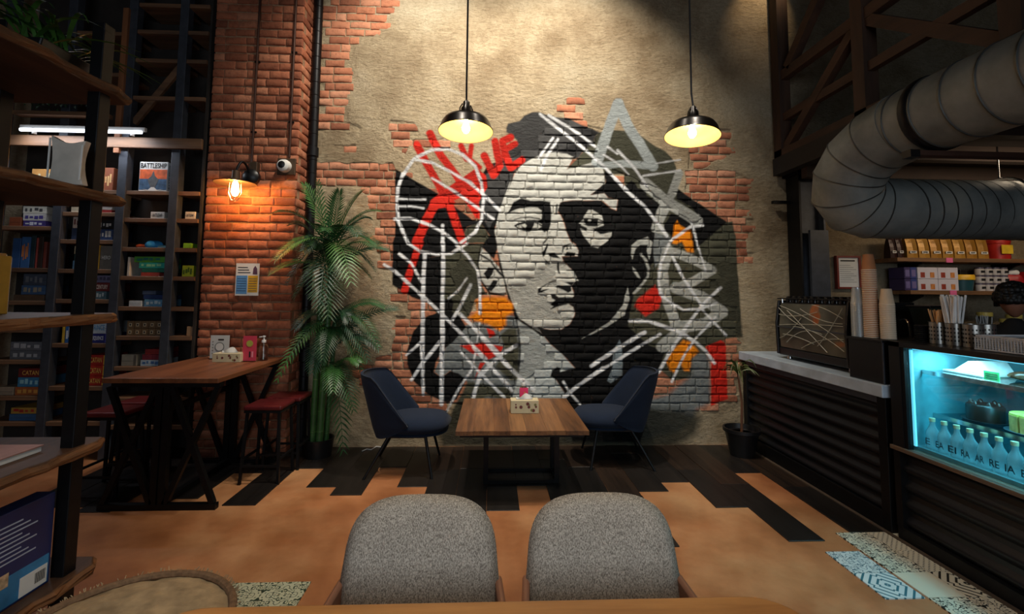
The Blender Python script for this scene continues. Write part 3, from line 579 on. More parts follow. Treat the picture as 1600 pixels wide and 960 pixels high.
def pier_brick(rec, k):
    side, c, zc, L, H = rec; V, F = brick_geo(L, H, 0.03, 0.03, 5000 + k, 0.006)
    if side == 's': V = np.stack([-V[:, 1] + PX1 - 0.006, V[:, 0] + c, V[:, 2] + zc], 1)
    else: V = V + np.array([c, PY + 0.004, zc])
    return V, F
pb_front = sorted(range(len(pb)), key=lambda k: (0 if pb[k][0] == 'f' and 0.3 < pb[k][2] < 4.75 else 1, -pb[k][3] * pb[k][4])); keep = set(pb_front[:300]); accV, accF, accT, nacc = [], [], [], 0
for k, rec in enumerate(pb):
    V, F = pier_brick(rec, k); tone = np.full(len(V), float(np.clip(g.normal(0.45, 0.32), 0, 1)))
    if k in keep:
        c0 = V.mean(0); o = link_mesh('brick', fast_mesh('brick', V - c0, F, [('tone', 'FLOAT', 'value', tone)]), BRICKP, pier); o.location = c0
    else: accV.append(V); accT.append(tone); accF.append(F + nacc); nacc += len(V)
o = link_mesh('brickwork', fast_mesh('brickwork', np.concatenate(accV), np.concatenate(accF), [('tone', 'FLOAT', 'value', np.concatenate(accT))]), BRICKP, pier); o['kind'] = 'stuff'
# ================================================================== left of the mural: pier fittings, high table, game shelves, rack
BLACKM = plain('black_steel', (24, 24, 26), 0.45, 0.6, 0.2, 20); DARKM = plain('dark_steel', (66, 70, 78), 0.5, 0.3, 0.2, 14); CHROME = plain('chrome', (205, 205, 205), 0.2, 1.0, 0.05); WHITEP = plain('white_paint', (226, 224, 218), 0.5, 0, 0.05)
PAPER = plain('white_paper', (226, 226, 222), 0.8, 0, 0.03); BLACKP = plain('black_plastic', (16, 16, 18), 0.4, 0, 0.1); INK = plain('print_black', (18, 18, 20), 0.6, 0, 0.05)
# black drain pipe in the corner
p = thing('drain_pipe', 'black ribbed drain pipe in the corner of the brick pier', 'pipe', (-1.832, 4.685, 0))
MB().tube([(-1.832, 4.685, 0), (-1.832, 4.685, 5.2)], 0.042, 16).build('pipe', BLACKM, p, True)
for i in range(36): MB().lathe([(0.042, -0.004), (0.0455, 0), (0.042, 0.004)], 16, (-1.832, 4.685, 0.3 + i * 0.135)).build('ring', BLACKM, p, True)
for zz in (0.9, 2.95): MB().lathe([(0.046, -0.05), (0.054, -0.045), (0.054, 0.045), (0.046, 0.05)], 16, (-1.832, 4.685, zz)).build('coupling', BLACKM, p, True)
# conduits on the pier
for px, pz, lb in ((393, 262, 'thin brown conduit running up the pier from the caged lamp'), (452, 246, 'thin brown conduit running up the pier from the security camera')):
    q = onY(px, pz, PY - 0.02); p = thing('conduit', lb, 'pipe', (q[0], PY - 0.02, q[2]))
    MB().tube([(q[0], PY - 0.018, q[2]), (q[0], PY - 0.018, 5.2)], 0.011, 8).build('pipe', plain('old_conduit', (70, 44, 34), 0.5, 0.4), p, True)
    for k in range(3): MB().box((q[0], PY - 0.008, q[2] + 0.35 + k * 0.7), (0.05, 0.016, 0.014)).build('clip', BLACKM, p)
# caged wall lamp
q = onY(368, 284, 4.20); lx, lz = q[0], q[2]; b = onY(393, 277, PY - 0.06)
p = thing('wall_lamp', 'lit caged wall lamp with flat round shade on the brick pier', 'lamp', (b[0], PY, b[2]))
MB().lathe([(0.0, -0.012), (0.075, -0.012), (0.075, 0.03), (0.055, 0.05), (0.02, 0.06), (0.0, 0.062)], 20, (b[0], PY - 0.05, b[2]), Matrix.Rotation(PI / 2, 3, 'X')).build('wall_box', BLACKP, p, True)
MB().box((b[0] + 0.01, PY - 0.03, b[2] + 0.09), (0.07, 0.06, 0.12)).build('bracket', plain('worn_metal', (96, 78, 62), 0.5, 0.7), p, bevel=0.006)
MB().tube(bez((b[0], PY - 0.09, b[2] + 0.02), ((b[0] + lx) / 2, 4.25, lz + 0.30), (lx, 4.20, lz + 0.09), 9), 0.011, 8).build('arm', BLACKM, p, True)
MB().lathe([(0.03, 0.10), (0.035, 0.03), (0.07, 0.015), (0.175, -0.012), (0.172, -0.018), (0.06, 0.006), (0.02, 0.01)], 28, (lx, 4.20, lz)).build('lamp_shade', plain('worn_metal', (96, 78, 62), 0.5, 0.7), p, True)
MB().lathe([(0.0, -0.135), (0.02, -0.125), (0.034, -0.09), (0.024, -0.02), (0.015, 0.0)], 16, (lx, 4.20, lz)).build('bulb', glow('bulb_warm', (255, 178, 92), 230), p, True)
cage = p
for k in range(6):
    a = k * PI / 3; c, s = math.cos(a), math.sin(a)
    MB().tube([(lx + 0.05 * c, 4.20 + 0.05 * s, lz), (lx + 0.058 * c, 4.20 + 0.058 * s, lz - 0.10), (lx + 0.03 * c, 4.20 + 0.03 * s, lz - 0.165), (lx, 4.20, lz - 0.18)], 0.0025, 6).build('cage_wire', CHROME, p, True)
# security camera
b = onY(445, 260, PY - 0.03); p = thing('security_camera', 'white dome security camera on a metal plate by the pier corner', 'camera', (b[0], PY, b[2]))
MB().box((b[0] + 0.01, PY - 0.012, b[2]), (0.17, 0.024, 0.16)).build('mounting_plate', plain('worn_metal', (96, 78, 62), 0.5, 0.7), p, bevel=0.004)
R = Matrix.Rotation(PI / 2, 3, 'X')
MB().lathe([(0.062, 0.0), (0.062, 0.03), (0.055, 0.055), (0.03, 0.07), (0.0, 0.073)], 22, (b[0], PY - 0.02, b[2]), R).build('dome', WHITEP, p, True)
MB().lathe([(0.034, 0.0), (0.034, 0.02), (0.02, 0.026), (0.0, 0.028)], 18, (b[0] - 0.006, PY - 0.07, b[2] + 0.002), R).build('lens', BLACKP, p, True)
# notice on the pier
a = onY(367, 462, PY - 0.02); c = onY(406, 412, PY - 0.02); p = thing('notice_poster', 'white printed notice with blue and yellow columns taped to the pier', 'poster', ((a[0] + c[0]) / 2, PY - 0.02, a[2]))
w, h = c[0] - a[0], c[2] - a[2]; Yp = PY - 0.022
MB().span((a[0], Yp, a[2]), (c[0], Yp + 0.003, c[2])).build('sheet', PAPER, p)
MB().span((a[0] + .03 * w, Yp - .001, a[2] + .05 * h), (a[0] + .5 * w, Yp, a[2] + .62 * h)).build('blue_column', plain('print_blue', (92, 150, 205), 0.7), p); MB().span((a[0] + .53 * w, Yp - .001, a[2] + .10 * h), (a[0] + .95 * w, Yp, a[2] + .62 * h)).build('yellow_column', plain('print_yellow', (226, 176, 40), 0.7), p)
for k in range(3): MB().span((a[0] + .08 * w, Yp - .001, a[2] + (.70 + .08 * k) * h), (a[0] + (.62 - .06 * k) * w, Yp, a[2] + (.725 + .08 * k) * h)).build('text_line', INK, p)
for k in range(6):
    for x0, x1 in ((.07, .46), (.57, .91)): MB().span((a[0] + x0 * w, Yp - .0018, a[2] + (.14 + .075 * k) * h), (a[0] + x1 * w, Yp - .001, a[2] + (.155 + .075 * k) * h)).build('text_line', plain('print_navy', (40, 60, 100), 0.7), p)
MB().prism([(a[0] + .72 * w, a[2] + .66 * h), (a[0] + .92 * w, a[2] + .66 * h), (a[0] + .9 * w, a[2] + .84 * h), (a[0] + .82 * w, a[2] + .93 * h), (a[0] + .74 * w, a[2] + .84 * h)], Yp - .001, Yp).build('figure_print', plain('print_plum', (90, 60, 84), 0.7), p)

# ------------------------------------------------------------------ high table
TBLW = wood('high_table_wood', (74, 40, 22), (150, 92, 56), 'Y', 1.0, 0.42, 0.2, 12)
p = thing('high_table', 'high dining table with brown wood top and black cross braced frame', 'table', (-2.32, 3.9, 0))
MB().span((-2.695, 3.37, 0.888), (-1.905, 4.43, 0.922)).build('table_top', TBLW, p, bevel=0.004)
for Yf in (3.46, 4.34):
    e = MB().bar((-2.72, Yf, 0.02), (-1.92, Yf, 0.02), 0.045, 0.04).build('foot_bar', BLACKM, p); MB().bar((-2.68, Yf, 0.868), (-1.93, Yf, 0.868), 0.045, 0.04).build('top_bar', BLACKM, p)
    for xx in (-2.352, -2.296): MB().bar((xx, Yf, 0.04), (xx, Yf, 0.85), 0.045, 0.04).build('post', BLACKM, p)
    for s in (-1, 1):
        xi, xo = -2.324 + s * 0.05, -2.324 + s * 0.375
        MB().bar((xo, Yf, 0.04), (xi, Yf, 0.85), 0.036, 0.036).build('brace', BLACKM, p); MB().bar((xi, Yf - 0.002, 0.04), (xo, Yf - 0.002, 0.85), 0.036, 0.036).build('brace', BLACKM, p)
MB().bar((-2.324, 3.48, 0.03), (-2.324, 4.32, 0.03), 0.04, 0.04).build('floor_rail', BLACKM, p); MB().bar((-2.324, 3.48, 0.68), (-2.324, 4.32, 0.68), 0.035, 0.035).build('rail', BLACKM, p)
SEATR = plain('oxblood_vinyl', (84, 24, 26), 0.35, 0, 0.25, 9)
def stool(x, y, label):
    p = thing('bar_stool', label, 'stool', (x, y, 0), 0, 'stools at the high table')
    MB().span((x - .15, y - .135, .575), (x + .15, y + .135, .612)).build('seat', SEATR, p, bevel=0.012)
    MB().span((x - .145, y - .13, .555), (x + .145, y + .13, .575)).build('seat_frame', BLACKM, p)
    for sx in (-1, 1):
        for sy in (-1, 1): MB().bar((x + sx * .15, y + sy * .135, 0), (x + sx * .125, y + sy * .11, .56), .02, .02).build('leg', BLACKM, p)
    for sy in (-1, 1): MB().bar((x - .145, y + sy * .129, .14), (x + .145, y + sy * .129, .14), .016, .016).build('foot_rest', BLACKM, p)
    for sx in (-1, 1): MB().bar((x + sx * .143, y - .129, .19), (x + sx * .143, y + .129, .19), .016, .016).build('stretcher', BLACKM, p)
stool(-1.83, 4.0, 'dark red stool between the high table and the mural, beside its twin'); stool(-1.80, 4.30, 'dark red stool next to the potted palm'); stool(-2.92, 3.80, 'dark red stool on the shelf side of the high table, by its open end'); stool(-2.93, 4.12, 'dark red stool on the shelf side of the high table, by the pier')
# things on the high table
def tissue_box(c, w, d, h, label, rz, pale=(222, 214, 200)):
    p = thing('tissue_box', label, 'tissue box', c, rz)
    M2 = plain('tissue_card', pale, 0.6, 0, 0.06)
    MB().box((0, 0, h / 2), (w, d, h)).build('box', M2, p, bevel=0.003, world=False)
    MB().box((0, 0, h + .0005), (w * .6, d * .28, .001)).build('slot', plain('slot_dark', (120, 110, 100), .8), p, world=False)
    F = MB(); n = 10
    for i in range(n + 1):
        t = i / n - .5; zz = h + .03 + .018 * math.sin(7 * t + 1); F.V += [(t * w * .55, -.004, h - .005), (t * w * .62, .012 * math.sin(9 * t), zz)]
    F.F = [(2 * i, 2 * i + 2, 2 * i + 3, 2 * i + 1) for i in range(n)]; F.build('tissue', PAPER, p, True, world=False)
    for k in range(11):
        r = random.Random(k + int(1000 * w)); x = -w * .42 + w * .84 * r.random(); zz = h * (.2 + .6 * r.random()); s = h * (.05 + .09 * r.random())
        MB().lathe([(0, -.0008), (s, -.0004), (s, .0004), (0, .0008)], 8, (x, -d / 2 - .0006, zz), R).build('floral_print', plain('print_maroon', (104, 44, 44), .6) if k % 3 else plain('print_moss', (120, 116, 70), .6), p, world=False)
    return p
q = onZ(350, 562, .922); tissue_box((-2.27, 4.17, .922), .235, .115, .075, 'floral tissue box on the high table', 0.0, (196, 184, 150))
def card_stand(c, w, h, rgb, label, kind):
    p = thing('table_card', label, 'card', c); MB().box((0, 0, .004), (w * .95, .05, .008)).build('foot', glass('clear_acrylic', (235, 240, 240), .05, 1.3), p, world=False)
    MB().box((0, 0, h / 2 + .006), (w, .004, h)).build('card', plain('card_' + kind, rgb, .5, 0, .05), p, world=False); return p
p = card_stand((-2.44, 4.31, .922), .165, .205, (206, 208, 206), 'white menu card with round grey emblem on the high table', 'white')
MB().lathe([(0, 0), (.042, 0), (.042, .001), (0, .001)], 24, (0, -.0035, .108), R).build('emblem', plain('print_grey', (120, 124, 122), .6), p, world=False); MB().lathe([(.03, 0), (.034, 0), (.034, .0016), (.03, .0016)], 24, (0, -.004, .108), R).build('emblem_ring', PAPER, p, world=False)
MB().box((.01, -.003, .172), (.05, .001, .012)).build('print_bar', INK, p, world=False)
for k in range(5):
    MB().box((-.06, -.003, .05 + .026 * k), (.012, .001, .008)).build('print_mark', plain('print_grey', (120, 124, 122), .6), p, world=False)
    if k < 3: MB().box((0, -.003, .032 + .011 * k), (.09 - .02 * k, .001, .004)).build('print_bar', plain('print_grey', (120, 124, 122), .6), p, world=False)
p = card_stand((-2.10, 4.16, .922), .115, .215, (202, 62, 84), 'pink drinks card standing on the high table beside the sanitizer', 'pink')
MB().lathe([(0, 0), (.028, 0), (.028, .001), (0, .001)], 20, (0, -.0035, .155), R).build('cup_print', plain('print_lime', (170, 168, 70), .6), p, world=False)
for k in range(2): MB().box((.004 + .022 * k, -.003, .062), (.012, .001, .05)).build('cup_print', plain('print_rose', (232, 150, 160), .6) if k else INK, p, world=False)
PUMP = plain('pump_white', (225, 225, 222), .4, 0, .03)
def sanitizer(c, label, lab_rgb=None, s=1.0):
    p = thing('sanitizer_bottle', label, 'bottle', c)
    MB().lathe([(.0, 0), (.032 * s, 0), (.034 * s, .006), (.034 * s, .105 * s), (.028 * s, .122 * s), (.013 * s, .132 * s), (.013 * s, .14 * s)], 18).build('bottle', glass('clear_gel', (225, 235, 238), .05, 1.36), p, True, world=False)
    MB().lathe([(.016 * s, .138 * s), (.016 * s, .156 * s), (.006 * s, .158 * s), (.006 * s, .178 * s), (.012 * s, .18 * s), (.012 * s, .188 * s), (0, .19 * s)], 14).build('pump', PUMP, p, True, world=False)
    MB().bar((0, 0, .183 * s), (-.034 * s, -.006, .180 * s), .009, .008).build('nozzle', PUMP, p, world=False); MB().tube([(0, 0, .012), (0, 0, .14 * s)], .003, 6).build('dip_tube', PUMP, p, world=False)
    if lab_rgb:
        MB().box((0, -.037 * s, .080 * s), (.066 * s, .002, .092 * s)).build('label_print', plain('label_pink', lab_rgb, .5), p, world=False)
        for k in range(3): MB().box((.006, -.0385 * s, .066 * s + .014 * k), (.012, .001, .007)).build('label_mark', plain('print_yellow', (226, 176, 40), .7), p, world=False)
    return p
sanitizer((-2.01, 4.22, .922), 'clear pump bottle of hand gel on the high table', None, 1.15)

# ------------------------------------------------------------------ tall game shelves
SHW = wood('shelf_wood', (62, 44, 32), (140, 102, 72), 'X', 1.0, 0.6, 0.3, 10); SY = 4.45
shelf = thing('game_shelf', 'tall dark shelving packed with board games beside the brick pier', 'shelf', (-3.6, SY, 0))
XP = [onY(268, 400, SY)[0], onY(182, 450, SY)[0], onY(84, 450, SY)[0], -4.62]; XE = PX0 - 0.025
for xx in XP: MB().span((xx - .04, SY - .03, 0), (xx + .04, SY + .05, 5.0)).build('post', DARKM, shelf, bevel=.004)
MB().span((-4.66, 4.735, 0), (XE, 4.745, 5.0)).build('back_panel', plain('shelf_back', (40, 34, 30), .9, var=.4, scale=5), shelf)
MB().span((XE - .02, SY - .0, 0), (XE, 4.735, 5.0)).build('side_panel', plain('shelf_back', (40, 34, 30), .9, var=.4, scale=5), shelf)
LASTROW = [420]
def zrow(py, px=180): LASTROW[0] = py - 12; return float(onY(px, py, SY - .02)[2])
ROWS = {'R': [5, 47, 92, 151, 300, 343, 389, 434, 482, 528, 576, 625, 668], 'M': [52, 116, 300, 335, 378, 424, 471, 540, 607, 662], 'L': [120, 300, 358, 423, 474, 517, 566, 622, 662]}
BX = {'R': (XP[1] + .04, XP[0] - .04), 'M': (XP[2] + .04, XP[1] - .04), 'L': (XP[3] + .04, XP[2] - .04)}
for bay, ys in ROWS.items():
    x0, x1 = BX[bay]
    for y in ys:
        z = zrow(y); MB().span((x0, SY - .02, z - .022), (x1, 4.735, z + .016)).build('shelf_board', SHW, shelf, bevel=.003, seg=1)
        if bay == 'R': MB().span((XP[0] + .04, SY - .02, z - .022), (XE - .02, 4.735, z + .016)).build('shelf_board', SHW, shelf)
zb = zrow(224); MB().span((-4.66, SY - .06, zb - .05), (XE, SY - .03, zb + .05)).build('cross_beam', SHW, shelf, bevel=.004)
for zz in (zrow(180), ): MB().bar((BX['R'][0], SY + .02, zrow(190)), (BX['R'][1], SY + .02, zrow(100)), .03, .06).build('brace', SHW, shelf)
MB().bar((XP[1] - .05, SY - .04, zrow(240)), (XP[1] - .05, SY - .04, zrow(15)), .05, .03).build('upright', wood('ladder_wood', (90, 54, 34), (160, 104, 66), 'Z'), shelf)
# tube light
a = onY(32, 203, SY - .10); c = onY(221, 207, SY - .10); p = thing('tube_light', 'lit white tube light fixed along the game shelf beam', 'lamp', ((a[0] + c[0]) / 2, SY - .1, a[2]))
MB().tube([(a[0], SY - .1, zb + .085), (c[0], SY - .1, zb + .085)], .016, 12).build('tube', glow('tube_white', (225, 232, 245), 3.2), p, True); MB().span((a[0] - .02, SY - .09, zb + .1), (c[0] + .02, SY - .06, zb + .135)).build('housing', WHITEP, p)
for xx in (a[0] + .1, c[0] - .1): MB().span((xx - .01, SY - .09, zb + .055), (xx + .01, SY - .061, zb + .11)).build('clip', WHITEP, p)
lamp('tube_light_glow', 'AREA', ((a[0] + c[0]) / 2, SY - .16, zb + .06), 9, (.85, .9, 1.0), ((a[0] + c[0]) / 2, SY - .3, 0), shape='RECTANGLE', size=1.1, size_y=.05)
# ivy along the beam
iv = MB()
for k in range(260):
    x = random.uniform(-4.35, -3.66); z0 = zrow(160) + random.gauss(0, .045); y0 = SY - .09 + random.uniform(-.03, .03); a = random.uniform(0, 6.28); s = random.uniform(.018, .035); dx, dz = math.cos(a) * s, math.sin(a) * s
    iv.add([(x, y0, z0), (x + dx * .5 - dz * .35, y0 - .012, z0 + dz * .5 + dx * .35), (x + dx, y0 - .004, z0 + dz), (x + dx * .5 + dz * .35, y0 - .012, z0 + dz * .5 - dx * .35)], [(0, 1, 2, 3)])
o = iv.build('ivy', plain('ivy_green', (34, 62, 30), .5, 0, .4, 30), None, origin=(-3.95, SY, zrow(162))); tag(o, 'dark artificial ivy garland on the game shelf above the tube light', 'ivy', kind='stuff')
tag(MB().span((-4.42, SY - .12, zrow(162) - .16), (-3.6, SY - .032, zrow(162) - .125)).build('ivy_ledge', SHW, None, origin=(-3.95, SY, zrow(162) - .1)), 'narrow wooden ledge carrying the ivy garland', 'ledge')

def gx_(px): return float(onY(px, LASTROW[0], SY + .02)[0])
PXM = (SY + .02) / FPX * 1.0
BOXN = [0]
def game(x0, x1, z, hpx, rgb, label, word=None, ink=(236, 226, 200), band=None, dep=.235, name='game_box', patt=None, cat='board game', yoff=0.0):
    """one box lying or standing on a shelf board; returns the height of its top"""
    xa, xb = gx_(x0), gx_(x1); xm = (xa + xb) / 2
    for b0, b1 in list(BX.values()) + [(XP[0] + .04, XE - .02)]:
        if b0 - .05 < xm < b1 + .05: xa, xb = max(xa, b0 + .004), min(xb, b1 - .004)
    h = hpx * PXM - .002; BOXN[0] += 1; y0 = SY + .015 + yoff
    p = thing(name, label, cat, ((xa + xb) / 2, y0, z), 0, 'games on the tall shelves')
    MB().span((xa + .001, y0, z), (xb - .001, y0 + dep, z + h)).build('box', plain('box_%d_%d_%d' % rgb, rgb, .55, 0, .18, 14, .02), p, bevel=.002, seg=1)
    ym = y0 - .0008; w = xb - xa
    if h > .05 and w > .08: MB().span((xa + .004, y0 - .0006, z + h * .42), (xb - .004, y0, z + h * .44)).build('lid_seam', plain('seam_dark', (22, 20, 20), .8), p)
    if band:
        MB().span((xb - w * .2, ym, z + .003), (xb - .003, y0, z + h - .003)).build('end_print', plain('box_%d_%d_%d' % band, band, .55, 0, .18, 14, .02), p)
    if word: lettering(word, ((xa + xb) / 2 - (.06 * w if band else 0), ym - .0006, z + h * .5), w * (.56 if band else .66), plain('ink_%d_%d_%d' % ink, ink, .6, 0, .03), p, height=min(h * .5, w * .3))
    elif patt:
        r = random.Random(BOXN[0])
        for k in range(4):
            u = xa + w * (.1 + .2 * k); MB().span((u, ym, z + h * (.2 + .2 * r.random())), (u + w * (.08 + .1 * r.random()), y0, z + h * (.6 + .25 * r.random()))).build('cover_print', plain('box_%d_%d_%d' % patt, patt, .55, 0, .18, 14, .02), p)
    return z + h + .002
def stack(row, items, px=180):
    z = zrow(row, px) + .017
    for it in items: z = game(it[0], it[1], z, *it[2:5], **(it[5] if len(it) > 5 else {}))
# bay by the shelf end (over the rack's live-edge board)
stack(358, [(15, 34, 14, (122, 62, 34), 'small brown box beside the purple game on the upper shelf')]); stack(358, [(37, 72, 9, (64, 52, 120), 'purple game box under two white ones', dict(patt=(200, 200, 210))), (36, 72, 11, (200, 196, 190), 'white game box with purple swirl, middle of its stack', dict(patt=(70, 60, 130))), (35, 72, 11, (208, 204, 190), 'white game box with black birds, top of its stack', dict(patt=(70, 70, 70)))])
for x0, x1, h, c, lb, pt in ((18, 31, 45, (40, 74, 120), 'upright blue game box at the end of the row', None), (32, 46, 47, (52, 92, 140), 'upright blue game box with orange foot', (206, 120, 50)), (47, 54, 49, (30, 50, 56), 'thin dark teal upright game box', None), (55, 58, 46, (150, 60, 50), 'very thin red upright game box', None), (59, 66, 48, (52, 36, 28), 'dark brown upright game box', None), (67, 72, 40, (120, 54, 42), 'narrow brick red upright game box', None)):
    game(x0, x1, zrow(423) + .017, h, c, lb, patt=pt)
stack(474, [(22, 70, 9, (92, 70, 52), 'flat brown game box under the blue grey pair'), (33, 71, 14, (62, 92, 128), 'dull blue game box in the middle of its stack', dict(patt=(150, 140, 120))), (35, 71, 17, (66, 74, 88), 'slate grey game box on top of a brown and blue stack', dict(patt=(110, 112, 116)))])
stack(517, [(28, 70, 6, (150, 122, 90), 'flat tan box behind the live edge rack board'), (32, 70, 12, (84, 104, 130), 'pale blue game box behind the live edge rack board', dict(patt=(170, 130, 90)))])
stack(566, [(16, 69, 13, (96, 98, 104), 'lower of two silver grey game boxes', dict(patt=(170, 170, 172))), (16, 69, 13, (102, 104, 110), 'upper of two silver grey game boxes', dict(patt=(176, 176, 178)))])
stack(622, [(24, 66, 12, (170, 92, 48), 'orange brown game box at the bottom under a blue one', dict(patt=(210, 150, 70))), (27, 66, 14, (58, 124, 164), 'sky blue game box between an orange and a dark red one', dict(patt=(150, 200, 210))), (27, 66, 13, (112, 36, 30), 'dark red settlers game box on top of a sky blue one', dict(word='CATAN', ink=(220, 170, 80)))])
game(-2, 22, zrow(622) + .017, 12, (150, 132, 112), 'beige box beside the orange brown game')
stack(662, [(15, 62, 10, (52, 92, 134), 'blue game box on the lowest shelf'), (17, 62, 9, (178, 140, 60), 'yellow and red game box on the lowest shelf', dict(patt=(170, 50, 40)))])
game(49, 84, zrow(300) + .017, 32, (206, 150, 84), 'upright orange and cream game box behind the curved white holder', patt=(230, 216, 180))
# middle bay
stack(335, [(112, 134, 9, (206, 196, 170), 'cream box on a high board behind the black rack post')]); stack(335, [(157, 176, 5, (150, 40, 36), 'thin red game under a white one high up'), (156, 176, 6, (214, 206, 200), 'thin white game box high up over a red one')])
stack(378, [(112, 134, 18, (40, 56, 84), 'navy game box under a white one'), (113, 135, 17, (196, 186, 176), 'white game box over a navy one', dict(patt=(110, 60, 60)))]); stack(378, [(153, 177, 17, (52, 70, 108), 'blue game box with figures under a black one', dict(patt=(196, 190, 180))), (154, 177, 14, (26, 26, 28), 'black game box with white prints over a blue one', dict(patt=(200, 200, 196)))])
stack(424, [(114, 130, 13, (92, 136, 172), 'pale blue small box at the bottom of three'), (116, 130, 10, (70, 120, 124), 'teal small box between two others'), (115, 130, 12, (196, 182, 148), 'beige small box on top of three')]); game(150, 155, zrow(424) + .017, 37, (214, 164, 50), 'narrow yellow box beside the grey figures game'); game(156, 176, zrow(424) + .017, 36, (112, 106, 98), 'upright grey game box with a crowd of figures', word='HERO', ink=(225, 222, 214))
stack(471, [(118, 130, 11, (72, 110, 96), 'green box behind the black rack post, lower'), (121, 130, 11, (92, 132, 112), 'pale green box behind the black rack post, upper')]); stack(471, [(145, 167, 12, (86, 116, 126), 'grey teal game box under a maroon one', dict(patt=(190, 200, 200))), (146, 173, 13, (112, 44, 44), 'maroon game box with white title, middle of three', dict(word='CENTURY', ink=(230, 214, 200))), (146, 175, 11, (112, 108, 136), 'lilac grey game box on a maroon one', dict(patt=(70, 66, 90)))])
game(97, 101, zrow(540) + .017, 27, (206, 170, 60), 'thin yellow book beside upright blue game'); game(102, 120, zrow(540) + .017, 29, (44, 100, 168), 'upright blue card game with white lettering', patt=(214, 222, 230)); stack(540, [(139, 173, 14, (40, 44, 116), 'navy card game box with white title under a pale box', dict(word='SEQUENCE', ink=(240, 240, 244), band=(92, 84, 160))), (142, 173, 18, (196, 206, 214), 'pale card game box with blue title', dict(word='RINCE', ink=(70, 140, 190), band=(70, 74, 130)))])
stack(607, [(132, 171, 14, (172, 40, 30), 'red settlers game box, bottom of three', dict(word='CATAN', ink=(226, 190, 90), band=(222, 178, 60))), (134, 171, 16, (178, 42, 30), 'red settlers game box, middle of three', dict(word='CATAN', ink=(226, 190, 90), band=(222, 178, 60))), (134, 171, 15, (170, 40, 32), 'red settlers game box, top of three', dict(word='CATAN', ink=(226, 190, 90), band=(222, 178, 60)))])
game(159, 177, zrow(300) + .017, 36, (140, 76, 48), 'upright brown game box with a pale sphere', patt=(226, 180, 120))
# bay next to the pier: the naval game standing
xa, xb = gx_(218), gx_(262); z0 = zrow(300) + .017; h = 46 * PXM; y0 = SY + .01
p = thing('naval_game_box', 'upright naval battle game box with black title and orange sky', 'board game', ((xa + xb) / 2, y0, z0), 0, 'games on the tall shelves')
MB().span((xa, y0, z0), (xb, y0 + .07, z0 + h)).build('box', PAPER, p, bevel=.002, seg=1); w = xb - xa; yf = y0 - .001
MB().span((xa + .004, yf, z0 + h * .42), (xb - .004, y0, z0 + h * .74)).build('sky_print', plain('print_sunset', (214, 96, 44), .6, 0, .4, 18), p); MB().span((xa + .004, yf, z0 + h * .05), (xb - .004, y0, z0 + h * .42)).build('sea_print', plain('print_sea', (62, 92, 124), .6, 0, .5, 24), p)
MB().prism([(xa + w * t, z0 + h * s) for t, s in ((.5, .70), (.56, .52), (.70, .40), (.62, .22), (.55, .06), (.45, .06), (.38, .22), (.30, .40), (.44, .52))], yf - .001, yf).build('ship_print', plain('print_steel', (84, 88, 92), .6, 0, .3, 30), p)
MB().prism([(xa + w * t, z0 + h * s) for t, s in ((.12, .08), (.34, .05), (.45, .14), (.55, .14), (.66, .05), (.88, .08), (.6, .02), (.4, .02))], yf - .0015, yf).build('wake_print', PAPER, p)
lettering('BATTLESHIP', ((xa + xb) / 2, yf - .0012, z0 + h * .87), w * .92, INK, p, height=h * .17); lettering('BATTLESHIP', (xb + .001, y0 + .035, z0 + h * .5), h * .8, INK, p, right=(0, 0, 1), up=(0, -1, 0), height=.03)
game(236, 258, zrow(343) + .017, 11, (216, 208, 198), 'flat white naval battle game box on its own board', word='BATTLESHIP', ink=(30, 30, 34)); game(290, 306, zrow(343) + .017, 12, (206, 200, 192), 'flat white game box in the gap by the pier', word='BATTLESHIP', ink=(30, 30, 34))
# bundle on the board under it
z0 = zrow(389) + .017; p = thing('cloth_bundle', 'bright blue and orange cloth bundle lying on a shelf board', 'bundle', (gx_(236), SY + .08, z0)); n = 16
def blob(cx, cy, cz, rx, ry, rz_, seed):
    m = MB(); rr = random.Random(seed); V = []
    for i in range(9):
        t = PI * i / 8
        for k in range(14):
            a = 2 * PI * k / 14; q = 1 + .22 * math.sin(3 * a + seed) * math.sin(t) + .08 * rr.random(); V.append((cx + rx * math.sin(t) * math.cos(a) * q, cy + ry * math.sin(t) * math.sin(a) * q, max(cz + rz_ * math.cos(t) * q, cz - rz_ * .8)))
    return m.add(V, [(i * 14 + k, (i + 1) * 14 + k, (i + 1) * 14 + (k + 1) % 14, i * 14 + (k + 1) % 14) for i in range(8) for k in range(14)])
blob(gx_(234), SY + .08, z0 + .032, .07, .06, .04, 1).build('blue_cloth', plain('cloth_cyan', (40, 140, 200), .7), p, True); blob(gx_(218), SY + .09, z0 + .018, .06, .05, .022, 2).build('orange_cloth', plain('cloth_orange', (200, 84, 44), .7), p, True); blob(gx_(251), SY + .08, z0 + .014, .05, .04, .017, 3).build('pale_cloth', plain('cloth_pale', (130, 180, 190), .7), p, True)
stack(434, [(221, 250, 6, (176, 70, 60), 'thin red game box under a green stack'), (222, 257, 6, (40, 110, 92), 'thin dark green game box over a red one'), (217, 257, 9, (50, 166, 150), 'teal game box in the green stack', dict(patt=(150, 210, 160))), (209, 257, 9, (84, 160, 60), 'leaf green game box on top of the green stack', dict(patt=(40, 120, 110)))]); game(199, 203, zrow(434) + .017, 29, (206, 200, 190), 'thin white book standing at the end of the green stack')
game(285, 303, zrow(434) + .017, 17, (140, 164, 40), 'lime green box in the gap by the pier', patt=(60, 90, 30)); game(287, 300, zrow(389) + .017, 8, (120, 176, 40), 'small bright green box in the gap by the pier')
